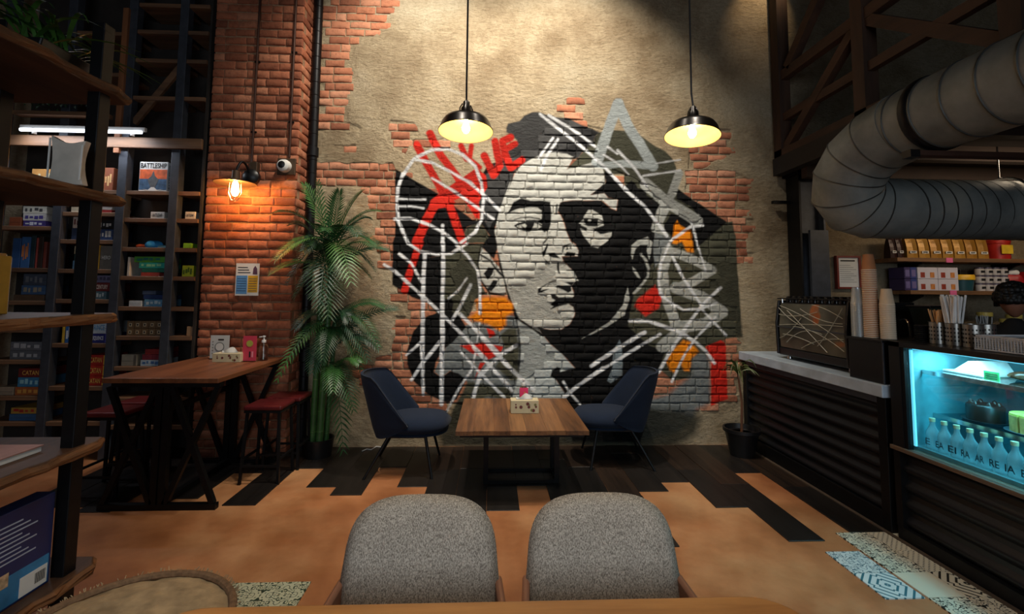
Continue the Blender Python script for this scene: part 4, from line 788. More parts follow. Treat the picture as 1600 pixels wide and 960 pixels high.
stack(482, [(202, 222, 9, (190, 200, 206), 'small white box beside the pale blue game')]); stack(482, [(226, 258, 11, (96, 152, 188), 'pale blue game box under a dark blue one', dict(patt=(190, 210, 220))), (224, 258, 7, (34, 56, 104), 'thin dark blue game over a pale blue one'), (222, 243, 6, (70, 84, 110), 'thin grey blue game on top of the blue pair')])
for r_, zz in enumerate((zrow(528) + .017, zrow(528) + .017 + 11 * PXM)):
    for k in range(5):
        x0 = 198 + k * 11.3; p = thing('wooden_tray', 'small tan drawer box, %s row, %s from the shelf post by the pier' % (('lower', 'upper')[r_], ORD[4 - k]), 'tray', (gx_(x0 + 5.5), SY + .02, zz), 0, 'two rows of small drawer boxes'); xa, xb = gx_(x0), gx_(x0 + 10.6)
        MB().span((xa, SY + .02, zz), (xb, SY + .20, zz + 10.5 * PXM)).build('box', plain('tray_tan', (112, 88, 60), .7, 0, .25), p, bevel=.002, seg=1); MB().span((xa + .018, SY + .0185, zz + .016), (xb - .018, SY + .02, zz + .046)).build('label_holder', plain('tray_label', (196, 180, 150), .6), p)
        MB().span((xa + .024, SY + .0178, zz + .022), (xb - .024, SY + .0185, zz + .040)).build('label_slot', INK, p)
stack(576, [(190, 214, 17, (140, 134, 120), 'grey beige carton beside a red stack', dict(band=(90, 84, 76)))]); stack(576, [(220, 257, 9, (176, 190, 200), 'white and blue game under two red ones', dict(patt=(70, 110, 160))), (222, 257, 8, (120, 40, 52), 'dark red game box over a white one'), (226, 257, 8, (136, 40, 40), 'red game box topping the stack by the high table')])
game(292, 302, zrow(528) + .017, 14, (150, 120, 90), 'tan carton in the gap by the pier')

# ------------------------------------------------------------------ open rack of live-edge boards near the camera
LIVE = wood('live_edge_wood', (34, 22, 15), (98, 66, 44), 'Y', 1.0, .55, .5, 9); LEDGE = wood('rough_bark_edge', (30, 18, 10), (150, 98, 54), 'Y', 1.0, .7, 1.0, 16)
rack = thing('display_rack', 'open display rack of live edge boards on black steel posts', 'rack', (-2.0, 1.6, 0))
RZ = {'top': 2.47, 'mid': 1.975, 'eye': 1.43, 'low': .865, 'bot': .34}
for nm, zt in RZ.items():
    r = random.Random(nm); E_ = [(-1.735 + .012 * r.uniform(-1, 1) - (.03 if i == 24 else 0), .75 + (2.25 - .75) * i / 24) for i in range(25)]; L_ = [(-2.30, 2.25), (-2.30, .75)]
    bd = MB().prism(E_ + L_, zt - .045, zt, 'Z').build('board', LIVE, rack, bevel=.006)
    bk = MB(); bv = []
    for i, (ex, ey) in enumerate(E_):
        for j in range(5): bv.append((ex + .012 * math.sin(PI * j / 4) + .006 * r.uniform(-1, 1), ey, zt - .043 + .041 * j / 4))
    bk.add(bv, [(5 * i + j, 5 * i + 5 + j, 5 * i + 6 + j, 5 * i + 1 + j) for i in range(24) for j in range(4)]).build('bark_edge', LEDGE, bd)
for xx in (-1.795, -2.22):
    for yy_ in (2.12, .86): MB().span((xx - .027, yy_ - .03, 0), (xx + .027, yy_ + .03, 2.75)).build('post', BLACKM, rack, bevel=.003)
# white curved holder on the board above eye level
q = onY(109, 250, 2.0); p = thing('curved_holder', 'white concave sided holder standing on the rack above eye level', 'holder', (q[0], 2.0, RZ['mid']))
o_ = [(q[0] + .072 - .018 * math.sin(PI * t), RZ['mid'] + .001 + .19 * t) for t in np.linspace(0, 1, 9)] + [(q[0] + .06 - .13 * t, RZ['mid'] + .19 - .02 * math.sin(PI * t) + .022 * t) for t in np.linspace(.1, 1, 7)] + [(q[0] - .072 + .012 * math.sin(PI * t), RZ['mid'] + .212 - .211 * t) for t in np.linspace(.1, 1, 8)]
MB().prism(o_, 1.985, 2.015).build('body', plain('matte_cream', (196, 188, 176), .6), p, bevel=.004); MB().bar((q[0] - .07, 1.983, RZ['mid'] + .02), (q[0] - .07, 1.983, RZ['mid'] + .20), .006, .004).build('rim', WHITEP, p); MB().bar((q[0] + .06, 1.983, RZ['mid'] + .02), (q[0] + .064, 1.983, RZ['mid'] + .17), .006, .004).build('rim', WHITEP, p)
for k, (px, rgb, lb) in enumerate(((3, (176, 128, 66), 'tan upright book on the eye level rack board'), (11.5, (190, 146, 44), 'mustard upright book on the eye level rack board'))):
    q = onY(px, 440, 2.08); p = thing('book', lb, 'book', (q[0], 1.93, RZ['eye'])); MB().span((q[0] - .0105, 1.93, RZ['eye'] + .001), (q[0] + .0105, 2.08, RZ['eye'] + .26 - .012 * k)).build('cover', plain('book_%d' % k, rgb, .6), p, bevel=.002); MB().span((q[0] - .008, 1.932, RZ['eye'] + .003), (q[0] + .008, 2.084, RZ['eye'] + .255 - .012 * k)).build('pages', PAPER, p)
p = thing('magazine', 'pale pink book lying flat on the lower rack board', 'book', (-2.0, 1.85, RZ['low'])); MB().span((-2.14, 1.66, RZ['low'] + .001), (-1.86, 2.05, RZ['low'] + .022)).build('pages', PAPER, p); MB().span((-2.145, 1.655, RZ['low'] + .022), (-1.855, 2.055, RZ['low'] + .027)).build('cover', plain('cover_pink', (176, 130, 120), .5), p)
# printed game box on the lowest board
xr = -1.80; q = onX(80, 862, xr); y1 = q[1]; y0 = y1 - .40; zb_ = RZ['bot']; p = thing('large_game_box', 'dark blue game box with printed back on the lowest rack board', 'board game', (xr - .04, (y0 + y1) / 2, zb_))
MB().span((xr - .075, y0, zb_ + .001), (xr, y1, zb_ + .36)).build('box', plain('box_navy', (20, 40, 92), .4, 0, .3, 5), p, bevel=.003)
MB().span((xr, y0 + .01, zb_ + .01), (xr + .001, y1 - .01, zb_ + .12)).build('lower_print', plain('print_ocean', (46, 120, 170), .5, 0, .4, 6), p)
for k in range(9): MB().span((xr, y0 + .03, zb_ + .17 + .017 * k), (xr + .0012, y1 - .07 - .03 * (k % 3), zb_ + .175 + .017 * k)).build('text_line', plain('print_pale', (170, 180, 200), .6), p)
MB().span((xr + .001, y1 - .125, zb_ + .012), (xr + .002, y1 - .015, zb_ + .085)).build('barcode_panel', PAPER, p)
for k in range(12): MB().span((xr + .002, y1 - .065 + .0036 * k, zb_ + .03), (xr + .0026, y1 - .065 + .0036 * k + .0012 + .0008 * (k % 2), zb_ + .07)).build('barcode_line', INK, p)
for k, rgb in enumerate(((196, 140, 90), (150, 84, 60), (206, 176, 140))): MB().span((xr + .001, y0 + .05 + .065 * k, zb_ + .085), (xr + .002, y0 + .10 + .065 * k, zb_ + .135)).build('picture_print', plain('print_pic%d' % k, rgb, .5, 0, .5, 40), p)
# grassy plant in a black trough on the top board
p = thing('spider_plant', 'grassy green plant in a black trough on the top rack board', 'plant', (-1.98, 2.03, RZ['top'])); MB().prism([(-2.09, RZ['top']), (-1.87, RZ['top']), (-1.85, RZ['top'] + .10), (-2.11, RZ['top'] + .10)], 1.9, 2.2).build('pot', BLACKP, p, bevel=.006)
LEAFG = plain('blade_green', (56, 96, 34), .5, 0, .35, 20)
for k in range(46):
    bx, by = random.uniform(-2.05, -1.90), random.uniform(1.95, 2.15); a = random.uniform(-2.2, 1.9); L = random.uniform(.2, .42); up = random.uniform(.06, .26); dx, dy = math.cos(a) * L, math.sin(a) * L
    P = bez((bx, by, RZ['top'] + .09), (bx + dx * .35, by + dy * .35, RZ['top'] + .14 + up), (bx + dx, by + dy, RZ['top'] + .13 + up * .2), 8)
    if any(abs(x_ - xp_) < .05 and abs(y_ - 2.12) < .055 for x_, y_, _z in [tuple((1 - f_) * np.array(a_) + f_ * np.array(b_)) for a_, b_ in zip(P[:-1], P[1:]) for f_ in (0, .33, .66, 1)] for xp_ in (-1.795, -2.22)): continue
    m = MB(); nx, ny = -math.sin(a), math.cos(a)
    for i, c in enumerate(P): w = .009 * math.sin(PI * (.12 + .86 * i / 7)); m.V += [(c[0] - nx * w, c[1] - ny * w, c[2]), (c[0] + nx * w, c[1] + ny * w, c[2])]
    m.F = [(2 * i, 2 * i + 1, 2 * i + 3, 2 * i + 2) for i in range(7)]; m.build('leaf', LEAFG, p, True)
# ================================================================== in front of the mural: table, lounge chairs, palm, pendants
NAVY = fabric('navy_wool', (16, 23, 36), (30, 42, 63), 420, .95, (1, 1, 1), .3)
def lounge_chair(x, y, rz, label):
    p = thing('lounge_chair', label, 'chair', (x, y, 0), rz); nu, nv = 25, 9; m = MB()
    def shell(u, v, off):
        th = u * math.radians(90); hx = -.235 + .34 * (1 - math.cos(th)); hy = .31 * math.copysign(abs(math.sin(th)) ** .8, th)
        d = hx + .235; top = .835 - .015 * min(d, .15) / .15 - .37 * max(0, (d - .15) / .19); bt = .295 + .13 * (d / .34) ** 1.6; z = bt + (top - bt) * v; lean = .145 * ((z - .295) / .54)
        n = (-math.cos(th), math.sin(th)); k = off * (1 if 0 < v < 1 else .6)
        return (hx - lean + n[0] * k, hy * (.90 + .10 * v) + n[1] * k, z + (.012 * off / .03 if v == 1 else 0) * 0)
    V = [shell(-1 + 2 * i / (nu - 1), j / (nv - 1), o) for o in (0.022, -0.022) for i in range(nu) for j in range(nv)]; K = nu * nv; F = []
    for i in range(nu - 1):
        for j in range(nv - 1): a = i * nv + j; F += [(a, a + 1, a + nv + 1, a + nv), (K + a, K + a + nv, K + a + nv + 1, K + a + 1)]
    for i in range(nu - 1):
        for j in (0, nv - 1): a = i * nv + j; F.append((a, a + nv, K + a + nv, K + a) if j else (a, K + a, K + a + nv, a + nv))
    for i in (0, nu - 1):
        for j in range(nv - 1): a = i * nv + j; F.append((a, K + a, K + a + 1, a + 1) if i else (a, a + 1, K + a + 1, K + a))
    o = m.add(V, F).build('back_shell', NAVY, p, 'all', world=False); b = o.modifiers.new('soft', 'SUBSURF'); b.levels = b.render_levels = 1
    out = [(-.20 + .60 * .5 * (1 + math.copysign(abs(math.cos(a)) ** .75, math.cos(a))), .285 * math.copysign(abs(math.sin(a)) ** .7, math.sin(a))) for a in np.linspace(0, 2 * PI, 37)[:-1]]
    MB().pillow(out, .13, .012, 6, lambda u, v, w: (u, v, .400 + w - .03 * (u - .1) * 0)).build('seat_cushion', NAVY, p, 'all', world=False)
    MB().pillow([(q[0] * .92 + .01, q[1] * .92) for q in out], .05, 0, 3, lambda u, v, w: (u, v, .335 + w)).build('seat_base', NAVY, p, 'all', world=False)
    for s in (-1, 1):
        MB().tube([(.20, s * .19, .33), (.275, s * .285, 0)], [.014, .010], 10).build('leg', BLACKM, p, True, world=False); MB().tube([(-.10, s * .19, .33), (-.285, s * .285, 0)], [.014, .010], 10).build('leg', BLACKM, p, True, world=False)
    MB().bar((-.10, -.19, .322), (.20, -.19, .322), .03, .02).build('under_rail', BLACKM, p, world=False); MB().bar((-.10, .19, .322), (.20, .19, .322), .03, .02).build('under_rail', BLACKM, p, world=False); return p
lounge_chair(-.745, 4.21, 0.0, 'navy lounge chair facing the low table, beside the potted palm'); lounge_chair(1.17, 4.36, PI - .06, 'navy lounge chair facing the low table, on the counter side')
# low wooden table
p = thing('low_table', 'square low table with plank top and black steel base below the mural', 'table', (.24, 3.96, 0))
xs = [-.25, -.12, .03, .15, .27, .42, .56, .73]
for i in range(7): MB().span((xs[i] + .0004, 3.44 + .004 * (i % 2), .5), (xs[i + 1] - .0004, 4.49, .53 + .0006 * (i % 3))).build('plank', wood('table_plank_%d' % (i % 4), *(((66, 42, 24), (138, 94, 56)), ((78, 50, 28), (150, 104, 62)), ((58, 36, 20), (124, 82, 46)), ((86, 56, 32), (162, 116, 72)))[i % 4], 'Y', 1.0, .45, .25, 14, (.36, .66)), p)
MB().span((-.22, 3.47, .478), (.70, 4.46, .5)).build('top_frame', BLACKM, p)
for xx in (-.03, .545):
    for yy_ in (3.845, 4.09): MB().span((xx - .02, yy_ - .02, 0), (xx + .02, yy_ + .02, .48)).build('leg', BLACKM, p)
    MB().span((xx - .02, 3.865, 0.0), (xx + .02, 4.07, .035)).build('foot', BLACKM, p)
for yy_ in (3.845, 4.09): MB().span((-.01, yy_ - .018, .0), (.525, yy_ + .018, .032)).build('floor_rail', BLACKM, p); MB().span((-.01, yy_ - .018, .446), (.525, yy_ + .018, .478)).build('upper_rail', BLACKM, p)
tissue_box((.29, 3.99, .5315), .235, .12, .105, 'white floral tissue box on the low table', 0.0, (238, 237, 236)); sanitizer((.305, 4.30, .5315), 'pump bottle with pink label on the low table', (232, 56, 108), 1.15)
# small sockets and cables by the wall
o = MB().tube([tuple(onZ(a, b, .01)) for a, b in ((566, 705), (573, 702), (580, 703), (588, 698), (596, 699))], .005, 6).build('white_cable', WHITEP, None, True, origin=tuple(onZ(576, 702, 0))); tag(o, 'short white cable end on the planks by the potted palm', 'cable')

# ------------------------------------------------------------------ pendants
CREAM = plain('enamel_cream', (244, 220, 156), .35, 0, .1, 6, .02); BRONZE = plain('bronze_black', (30, 24, 20), .28, .5, .15, 8, .02)
def pendant(x, y, z, label, tx, ty):
    p = thing('pendant_lamp', label, 'lamp', (x, y, z), 0); RR = Matrix.Rotation(tx, 3, 'X') @ Matrix.Rotation(ty, 3, 'Y'); O = (0, 0, 0)
    MB().lathe([(.193, -.004), (.195, .0), (.188, .012), (.172, .058), (.155, .084), (.11, .10), (.05, .108), (.048, .112)], 36, O, RR, False).build('lamp_shade', BRONZE, p, True, world=False)
    MB().lathe([(.191, -.003), (.184, .012), (.168, .054), (.15, .078), (.105, .093), (.02, .100)], 36, O, RR, False).build('reflector', CREAM, p, True, world=False)
    MB().lathe([(.052, .106), (.052, .122), (.040, .128), (.038, .175), (.026, .19), (.024, .222), (.012, .236), (.0, .237)], 20, O, RR).build('socket_cap', BRONZE, p, True, world=False)
    for k in range(4):
        a = k * PI / 2 + .4; c, s = math.cos(a), math.sin(a); q = [RR @ Vector(v) for v in ((.050 * c, .050 * s, .118), (.048 * c, .048 * s, .17), (.03 * c, .03 * s, .205))]; MB().tube([tuple(v) for v in q], .005, 6).build('cap_rib', BRONZE, p, True, world=False)
    MB().lathe([(.0, -.012), (.016, -.007), (.027, .012), (.029, .028), (.022, .048), (.014, .066), (.014, .095)], 18, O, RR).build('bulb', glow('bulb_pendant', (255, 214, 150), 85), p, True, world=False)
    MB().tube([tuple(RR @ Vector((0, 0, .232))), (0, 0, .32), (0, 0, 5.2 - z)], .007, 8).build('cord', BLACKP, p, True, world=False); MB().lathe([(.0, 5.2 - z), (.055, 5.2 - z), (.05, 5.175 - z), (.0, 5.165 - z)], 20).build('ceiling_rose', BRONZE, p, True, world=False)
pendant(-.195, 3.2, 2.675, 'black dome pendant lamp hanging over the palm side of the low table', math.radians(-5), 0); pendant(1.437, 3.2, 2.68, 'black dome pendant lamp hanging over the counter side of the low table', math.radians(-5), math.radians(5))

# ------------------------------------------------------------------ potted palm
FROND = [plain('frond_green_%d' % i, c, .45, 0, .35, 10, .03) for i, c in enumerate(((36, 76, 38), (50, 94, 42), (28, 64, 42), (72, 112, 54)))]; STEM = plain('palm_stem', (52, 92, 44), .45, 0, .35, 8)
b = onZ(492, 711, 0); bx, by = -1.60, 4.50
palm = thing('potted_palm', 'tall green palm with feathery fronds in a black pot by the pier', 'plant', (bx, by, 0))
MB().lathe([(.0, 0), (.115, 0), (.135, .15), (.14, .17), (.125, .17), (.118, .14), (.0, .14)], 28, (bx, by, 0)).build('pot', BLACKP, palm, True); MB().lathe([(0, .142), (.118, .142)], 20, (bx, by, 0)).build('soil', plain('soil', (40, 28, 20), .95), palm)
crown = np.array([bx + .06, by - .06, 1.98]); crown2 = np.array([bx + .10, by - .02, 1.28])
for k, (x0, y0, x1, y1, zt, r) in enumerate(((-.04, -.05, .00, -.08, 1.75, .030), (.03, -.07, .09, -.07, 1.98, .034), (.06, .02, .12, 0, 1.30, .026), (-.05, .04, -.03, .03, 1.55, .024))):
    P = [(bx + x0 + (x1 - x0) * t, by + y0 + (y1 - y0) * t, .14 + (zt - .14) * t) for t in np.linspace(0, 1, 9)]; s = MB().tube(P, [r * (1 - .35 * t) for t in np.linspace(0, 1, 9)], 10).build('stem', STEM, palm, True)
    for i in range(9): t = .06 + i * .1; q = [P[0][j] + (P[-1][j] - P[0][j]) * t for j in range(3)]; MB().lathe([(r * (1 - .35 * t), -.003), (r * (1 - .35 * t) + .003, 0), (r * (1 - .35 * t), .003)], 10, q).build('node_ring', FROND[3], s, True)
def frond(base, tip, lift, width, mat, face=0.0, n=21):
    base, tip = np.array(base, float), np.array(tip, float); mid = (base + tip) / 2 + np.array([0, 0, lift]); P = [np.array(q) for q in bez(base, mid, tip, n + 1)]; m = MB(); m.tube([tuple(q) for q in P], [.007 * (1 - .75 * i / n) for i in range(n + 1)], 6); L = np.linalg.norm(tip - base)
    for i in range(3, n + 1):
        t = i / n; T = unit(P[min(i + 1, n)] - P[i - 1]); S = np.cross(T, [0, 0, 1]); S = unit(S) if np.linalg.norm(S) > .05 else np.array([1., 0, 0]); N = np.cross(S, T)
        S2 = unit(S * math.cos(face) + N * math.sin(face)); N2 = np.cross(S2, T); ll = width * (math.sin(PI * (.12 + .80 * t)) ** .7) * (.9 + .2 * random.random())
        for sg in (-1, 1):
            d = unit(S2 * sg + T * (.45 + .75 * t) + N2 * .15); e = P[i] + d * ll * 1.15 + np.array([0, 0, -.16 * ll]); c = P[i] + d * ll * .5 + np.array([0, 0, .02 * ll]); w = T * (.0090 + .004 * random.random())
            m.add([P[i] - w * .4, P[i] + w * .4, c + w, c - w, e], [(0, 1, 2, 3), (3, 2, 4)])
    return m.build('frond', mat, palm, False)
def tp(px, py, y): return onY(px, py, y)
for (px, py, Y, lift, w, mi, face, cr) in ((430, 333, 4.18, .25, .17, 0, .1, 0), (432, 404, 4.08, .20, .17, 3, .2, 0), (477, 290, 4.4, .05, .16, 1, .6, 0), (566, 300, 4.45, .18, .17, 1, -.3, 0), (590, 330, 4.40, .22, .18, 0, -.3, 0), (592, 385, 4.45, .25, .16, 0, -.4, 0), (500, 470, 3.98, .30, .21, 2, 0, 0), (548, 440, 4.02, .32, .18, 3, -.2, 0),
        (530, 300, 4.30, .08, .16, 0, -.5, 0), (585, 420, 4.50, .22, .15, 2, -.3, 0), (450, 440, 4.30, .22, .15, 2, .4, 0), (508, 360, 4.05, .22, .17, 0, 0, 0), (560, 365, 4.15, .24, .17, 2, -.3, 0), (475, 390, 4.12, .22, .17, 2, .3, 0),
        (590, 538, 4.40, .30, .14, 0, -.4, 1), (574, 560, 4.36, .26, .14, 2, -.3, 1), (597, 478, 4.50, .20, .14, 0, -.4, 1), (462, 512, 4.25, .22, .14, 2, .3, 1), (434, 592, 3.98, .34, .10, 1, .3, 1), (456, 560, 4.10, .30, .10, 0, .3, 1), (536, 703, 4.30, .30, .16, 0, 0, 2), (560, 566, 4.30, .2, .15, 1, -.3, 2), (552, 640, 4.28, .24, .15, 0, -.2, 2), (520, 610, 4.16, .24, .14, 1, 0, 2), (505, 560, 4.22, .2, .14, 0, .2, 1), (545, 500, 4.35, .25, .15, 2, -.3, 1)):
    c = (crown, crown2, np.array([bx + .10, by - .02, .85]))[cr]; tip = tp(px, py, Y); frond(c + np.array([random.uniform(-.03, .03), random.uniform(-.03, .03), random.uniform(-.12, .02)]), tip, lift, w, FROND[mi], face)
    if cr < 2 and not (cr == 1 and px < 470): c2 = c + np.array([random.uniform(-.05, .05), random.uniform(-.05, .05), random.uniform(-.3, -.05)]); t2 = tip + np.array([random.uniform(-.12, .12), random.uniform(.0, .12), random.uniform(-.22, .06)]); t2[1] = min(t2[1], 4.62); frond(c2, t2, lift * .9, w * .95, FROND[(mi + 2) % 4 if mi != 1 else 0], face * 1.3)
# thin potted dracaena by the counter
b = (2.42, 4.44, 0); p = thing('potted_dracaena', 'thin stemmed plant in a wide black pot beside the counter', 'plant', b)
MB().lathe([(.0, 0), (.105, 0), (.15, .22), (.168, .23), (.168, .262), (.152, .262), (.14, .22), (.0, .2)], 28, b).build('pot', BLACKP, p, True); MB().lathe([(0, .215), (.142, .215)], 20, b).build('soil', plain('soil', (40, 28, 20), .95), p)
top = onY(1153, 585, 4.42); MB().tube([(b[0], b[1], .2), (b[0] + .01, b[1], .5), (top[0], top[1], top[2])], [.013, .011, .009], 8).build('trunk', wood('dracaena_bark', (74, 44, 28), (128, 84, 54), 'Z'), p, True)
for k in range(24):
    a = random.uniform(0, 2 * PI); L = random.uniform(.16, .28); dx, dy = math.cos(a) * L, math.sin(a) * L * .8; P = bez(top, (top[0] + dx * .4, top[1] + dy * .4, top[2] + random.uniform(.08, .28)), (min(top[0] + dx, 2.55), min(top[1] + dy, WY - .06), top[2] + random.uniform(-.08, .14)), 6); m = MB()
    for i, c in enumerate(P): w = .007 * math.sin(PI * (.15 + .83 * i / 5)); m.V += [(c[0] - w, c[1], c[2] - w), (c[0] + w, c[1], c[2] + w)]
    m.F = [(2 * i, 2 * i + 1, 2 * i + 3, 2 * i + 2) for i in range(5)]; m.build('leaf', plain('dracaena_leaf', (74, 84, 40), .5, 0, .4, 20), p, True)
# ================================================================== the bar on the right
STONE = plain('grey_worktop', (168, 182, 196), .4, 0, .2, 7, .05); CLAD = plain('corrugated_charcoal', (27, 29, 33), .38, .35, .15, 6, .05, 60); DKW = wood('dark_timber', (30, 20, 14), (82, 54, 36), 'Y', 1.0, .6, .4, 9)  # worktop colour has the blue cast of daylight mixed in
def corrugated(x, y0, y1, z0, z1, pitch=.0875, amp=.014):
    m = MB(); n = int((z1 - z0) / pitch * 10); V = []
    for i in range(n + 1):
        z = z0 + (z1 - z0) * i / n; dx = -amp * math.sin(2 * PI * (z - z0) / pitch); V += [(x + dx, y0, z), (x + dx, y1, z), (x + .02, y0, z), (x + .02, y1, z)]
    F = []
    for i in range(n): a = 4 * i; F += [(a, a + 4, a + 5, a + 1), (a + 2, a + 3, a + 7, a + 6), (a, a + 2, a + 6, a + 4), (a + 1, a + 5, a + 7, a + 3)]
    return m.add(V, F)
p = thing('bar_counter', 'black corrugated bar counter carrying the coffee machine', 'counter', (2.9, 3.85, 0))
MB().span((2.65, 3.0, .0), (3.28, 4.72, .868)).build('carcass', BLACKP, p); corrugated(2.63, 3.06, 4.66, .12, .82).build('corrugated_panel', CLAD, p, True)
for a, c in (((2.605, 2.99, 0), (2.65, 3.06, .868)), ((2.605, 4.66, 0), (2.65, 4.73, .868)), ((2.605, 3.06, .82), (2.65, 4.66, .868)), ((2.605, 3.06, 0), (2.65, 4.66, .12))): MB().span(a, c).build('frame_rail', DARKM if a[2] else BLACKM, p, bevel=.003)
tag(MB().span((2.57, 2.97, .870), (3.30, 4.735, .953)).build('worktop', STONE, None, bevel=.006, origin=(2.93, 3.85, .87)), 'grey stone worktop on the corrugated bar counter', 'worktop')
tag(MB().span((2.572, 1.2, .0), (2.60, 4.6, .012)).build('floor_strip', plain('floor_strip_wood', (76, 62, 50), .6), None, origin=(2.58, 2.9, 0)), 'thin pale edging strip on the floor along the counter', 'strip')
# display case
p = thing('display_case', 'chilled glass display case with cyan light beside the bar counter', 'display case', (2.95, 2.2, 0))
MB().span((2.65, 1.2, 0), (3.32, 2.94, .56)).build('cabinet', BLACKP, p); corrugated(2.64, 1.25, 2.90, .09, .53, .11, .015).build('corrugated_panel', CLAD, p, True); MB().span((2.605, 1.2, 0), (2.65, 2.94, .085)).build('plinth', BLACKM, p); MB().span((2.605, 2.90, .085), (2.65, 2.945, .56)).build('side_rail', BLACKM, p)
MB().span((2.585, 1.2, .56), (2.66, 2.95, .585)).build('ledge', wood('ledge_wood', (60, 48, 40), (120, 98, 80), 'Y'), p, bevel=.003)
MB().span((2.60, 2.86, .585), (3.32, 2.94, 1.247)).build('end_panel', BLACKP, p); MB().span((2.605, 2.835, .585), (2.64, 2.862, 1.22)).build('corner_post', BLACKM, p); MB().span((2.60, 1.2, 1.215), (3.32, 2.94, 1.245)).build('top_frame', BLACKP, p); MB().span((3.29, 1.2, .585), (3.32, 2.86, 1.215)).build('back_panel', plain('case_back', (90, 150, 160), .35, .1), p)
MB().span((2.66, 2.852, .608), (3.29, 2.86, 1.205)).build('end_liner', plain('case_back', (90, 150, 160), .35, .1), p); MB().span((2.66, 1.2, .585), (3.29, 2.86, .608)).build('case_floor', plain('case_floor', (120, 160, 166), .3, .2), p)  # teal end sheet is added so the dark inner end looks lit
MB().span((2.62, 1.2, .59), (2.626, 2.833, 1.213)).build('front_glass', pane('case_glass', (232, 246, 248)), p)
for zz, x0 in ((.792, 2.80), (1.062, 2.74)): MB().span((x0, 1.2, zz), (3.285, 2.85, zz + .010)).build('glass_shelf', pane('shelf_glass', (200, 236, 240)), p); MB().span((x0 - .008, 1.2, zz - .012), (x0, 2.85, zz + .014)).build('shelf_edge', CHROME, p)
MB().span((2.64, 2.82, .61), (2.652, 2.834, 1.2)).build('led_strip', glow('led_cyan', (120, 215, 240), 1.1), p); MB().span((2.66, 1.25, 1.203), (2.68, 2.83, 1.213)).build('led_strip', glow('led_cyan', (120, 215, 240), 1.1), p)
lamp('case_light', 'AREA', (2.80, 2.05, 1.20), 26, (.42, .86, 1.0), (2.85, 2.05, .6), shape='RECTANGLE', size=1.5, size_y=.12).rotation_euler = (0, 0, PI / 2)
BOT = plain('bottle_glass', (176, 214, 222), .12, 0, .08, 20, 0); BOT.node_tree.nodes['Principled BSDF'].inputs['Alpha'].default_value = .42; CAPM = plain('cap_cream', (206, 196, 160), .4); LET = plain('bottle_print', (30, 60, 70), .5)
for k, (y, w) in enumerate(zip((2.785, 2.71, 2.635, 2.56, 2.485, 2.41, 2.335, 2.26, 2.185), ('E', 'EA', 'EI', 'RA', 'AR', 'RE', 'IA', 'ET', 'A'))):
    q = thing('water_bottle', 'clear water bottle with cream cap in the display case row, printed ' + w, 'bottle', (2.72, y, .609), 0, 'water bottles in the display case')
    MB().lathe([(0, 0), (.032, 0), (.034, .005), (.034, .088), (.030, .106), (.018, .128), (.0135, .145), (.0135, .168)], 16, (2.72, y, .609)).build('bottle', BOT, q, True); MB().lathe([(.0155, .162), (.0155, .182), (0, .183)], 14, (2.72, y, .609)).build('cap', CAPM, q, True); lettering(w, (2.6845, y, .652), .018 * len(w) + .012, LET, q, right=(0, -1, 0), up=(0, 0, 1), height=.038)
def cake(x, y, z, r, h, c, label, plate=(40, 44, 48), slices=False):
    q = thing('cake', label, 'cake', (x, y, z)); MB().lathe([(0, 0), (r * .8, 0), (r * 1.25, .008), (r * 1.28, .012), (r * .8, .006), (0, .006)], 28, (x, y, z)).build('plate', plain('plate_%d' % plate[0], plate, .3), q, True)
    if slices:
        for k in range(5):
            a0 = k * 1.05; P = [(0, 0)] + [(r * math.cos(a0 + t), r * math.sin(a0 + t)) for t in np.linspace(0, .95, 6)]; MB().prism([(x + u + .004 * math.cos(a0 + .5), y + v + .004 * math.sin(a0 + .5)) for u, v in P], z + .008, z + .008 + h, 'Z').build('slice', plain('cake_%d' % c[0], c, .6, 0, .3, 25, .3), q)
            MB().prism([(x + u * 1.01, y + v * 1.01) for u, v in P], z + .008 + h, z + .018 + h, 'Z').build('icing', plain('icing_yellow', (226, 206, 96), .5, 0, .2, 30), q)
    else:
        MB().lathe([(0, .008), (r, .008), (r, h), (r * .9, h + .012), (0, h + .014)], 28, (x, y, z)).build('sponge', plain('cake_%d' % c[0], c, .35, 0, .3, 20, .2), q, True)
        for k in range(6): a = k * PI / 3; MB().lathe([(0, 0), (.014, .002), (.010, .016), (0, .024)], 10, (x + r * .7 * math.cos(a), y + r * .7 * math.sin(a), z + h + .01)).build('rosette', plain('cake_%d' % c[0], c, .35, 0, .3, 20, .2), q, True)
cake(2.93, 2.66, .803, .085, .09, (34, 22, 18), 'dark chocolate cake on the middle glass shelf'); cake(2.93, 2.40, .803, .10, .085, (206, 170, 96), 'yellow iced sponge cake cut in slices on the middle shelf', (60, 70, 78), True); cake(2.93, 2.12, .803, .09, .07, (196, 186, 150), 'pale cream cake on the middle glass shelf', (60, 70, 78))
for k, (y, c) in enumerate(((2.44, (52, 34, 22)), (2.30, (60, 38, 24)), (2.16, (48, 30, 20)))):
    q = thing('croissant', 'dark glazed pastry on the top glass shelf, %s from the green tag' % ORD[k], 'pastry', (2.92, y, 1.073), 0, 'pastries on the top glass shelf'); P = [(2.92 + .05 * math.cos(t), y + .06 * math.sin(t), 1.073 + .028) for t in np.linspace(-2, 2, 11)]; MB().tube(P, [.008 + .020 * math.sin(PI * i / 10) for i in range(11)], 10).build('dough', plain('pastry_%d' % c[0], c, .3, 0, .4, 30, .2), q, True)
